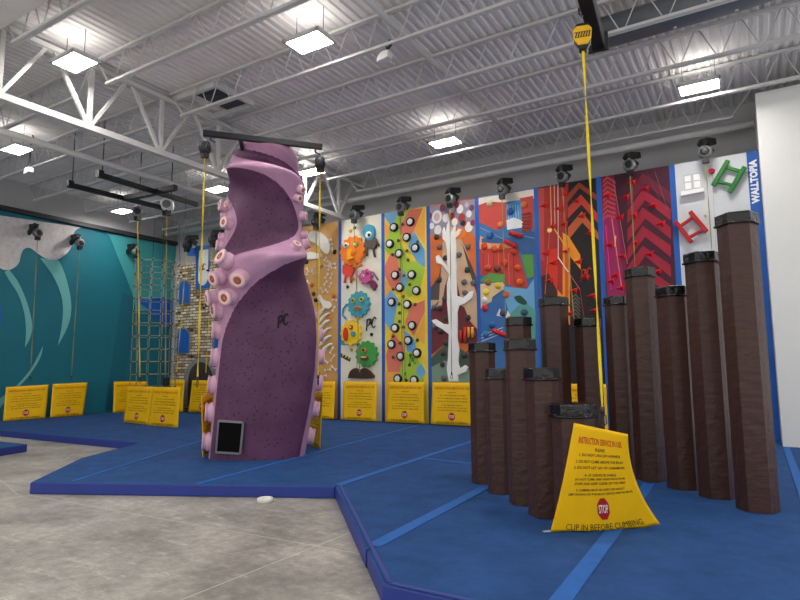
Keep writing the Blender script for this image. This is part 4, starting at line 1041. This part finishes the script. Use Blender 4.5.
front = gate(SF, Vector(((BL.x+BR.x)/2, (BL.y+BR.y)/2, ZM)), 'large front yellow safety banner standing on the blue mat before the posts', nu=28, nv=28,
    lay=dict(title=(.185,0,.74,.06), stop=(.76,.07,.112), clip=(.935,.74,.062),
    lines=[('PLEASE', .2, .16, .03), ('1. DO NOT UNCLIP HARNESS', .25, .66, .026), ('2. DO NOT CLIMB ABOVE THE BELAY', .31, .74, .026), ('3. DO NOT LET GO OF CARABINER', .365, .76, .026),
         ('4. IF DEVICE FAILS', .435, .44, .024), ('DO NOT CLIMB, SEEK ASSISTANCE FROM', .475, .68, .024), ('STAFF AND KEEP CLEAR OF THE AREA', .515, .68, .024), ('5. CLIMBERS MUST BE OVER THE WEIGHT', .575, .62, .022), ('LIMIT SHOWN ON THE BELAY DEVICE AND NO MORE', .615, .8, .022)]),
    clips=[BL+Vector((0,-.01,-.0))])
eye_top = SF(.55, 0.0)
ac = aty(582.5,38,eye_top.y+.04)
ab = autobelay(ac, eye_top+Vector((0,0,.02)), 'yellow and black auto belay hanging above the front banner', 'dark', web=mat('bright_yellow_webbing', (230,204,24), .6, var=.1, vscale=20), bracket=False, face=(.25,-1,-.35), s=.45, wr=.013)
fv = Vector((.25,-1,-.1)).normalized(); rv_ = fv.cross(Vector((0,0,1))).normalized()*-1; uv_ = rv_.cross(fv).normalized()*-1
if uv_.z < 0: uv_ = -uv_
def shield(l, off): return [ac+fv*off+rv_*x_*.086+uv_*y_*.112 for x_, y_ in l]
MB().prism(shield([(-.55,1.1),(.55,1.1),(.95,.7),(.9,-.3),(.55,-.9),(.3,-1.15),(-.3,-1.15),(-.55,-.9),(-.9,-.3),(-.95,.7)], -.05), fv*.1).build('case', M_black, ab, bevel=.012)
yl_ = MB().prism(shield([(-.6,.85),(.6,.85),(.98,.55),(.9,-.25),(.5,-.75),(-.5,-.75),(-.9,-.25),(-.98,.55)], -.055), fv*.115).build('yellow_shell', mat('yellow_housing', (232,180,20), .45), ab, bevel=.01)
t = MB()
for k in range(6): t.poly(shield([(-.8+k*.27,-.12),(-.66+k*.27,-.12),(-.5+k*.27,.28),(-.64+k*.27,.28)], .062), 0)
t.poly(shield([(-.85,.26),(.85,.26),(.85,.32),(-.85,.32)], .062), 0); t.poly(shield([(-.8,-.16),(.8,-.16),(.8,-.11),(-.8,-.11)], .062), 0)
t.build('striped_label', M_black, yl_)
# black letter-like pattern on its face and chain to the beam
zb_ = ac.z+.3
q0 = ac+Vector((0,0,.12)); bmE = atz(598,42,zb_); bmS = atz(579,-30,zb_)
t = MB()
for k in range(5): t.tube([q0+Vector((0,0,.0+k*.04)), q0+Vector((.012,0,.02+k*.04)), q0+Vector((0,0,.045+k*.04)), q0+Vector((-.012,0,.02+k*.04))], .005, 5, closed=True)
t.build('chain', M_steel, ab)
bo = thing('belay_beam', bmE, 'black steel beam overhead at the top carrying the yellow auto belay', 'steel beam')
MB().bar(bmE, bmS+(bmS-bmE)*1.5, .13,.16).build('beam', M_black, bo, bevel=.01)
MB().bar(bmE+(bmE-bmS).normalized()*.0, bmE+(bmE-bmS).normalized()*.025, .2,.2).build('end_plate', M_black, bo)
MB().bar(Vector((q0.x,q0.y,zb_-.02)), Vector((bmE.x,q0.y+.1,zb_)), .06,.06).build('hanging_lug', M_black, bo)
MB().tube([bmS, Vector((bmS.x,bmS.y,HT))], .04, 8).build('hanger_rod', M_black, bo)

# ------------------------------------------------------------------ light and view
w = bpy.data.worlds.new('hall_ambient'); C.world = w; w.use_nodes = True
w.node_tree.nodes['Background'].inputs[0].default_value = (1,.985,.97,1); w.node_tree.nodes['Background'].inputs[1].default_value = 1.2
C.view_settings.view_transform = 'Standard'; C.view_settings.look = 'None'; C.view_settings.exposure = .05; C.view_settings.gamma = 1
try: C.view_settings.use_curve_mapping = False
except Exception: pass
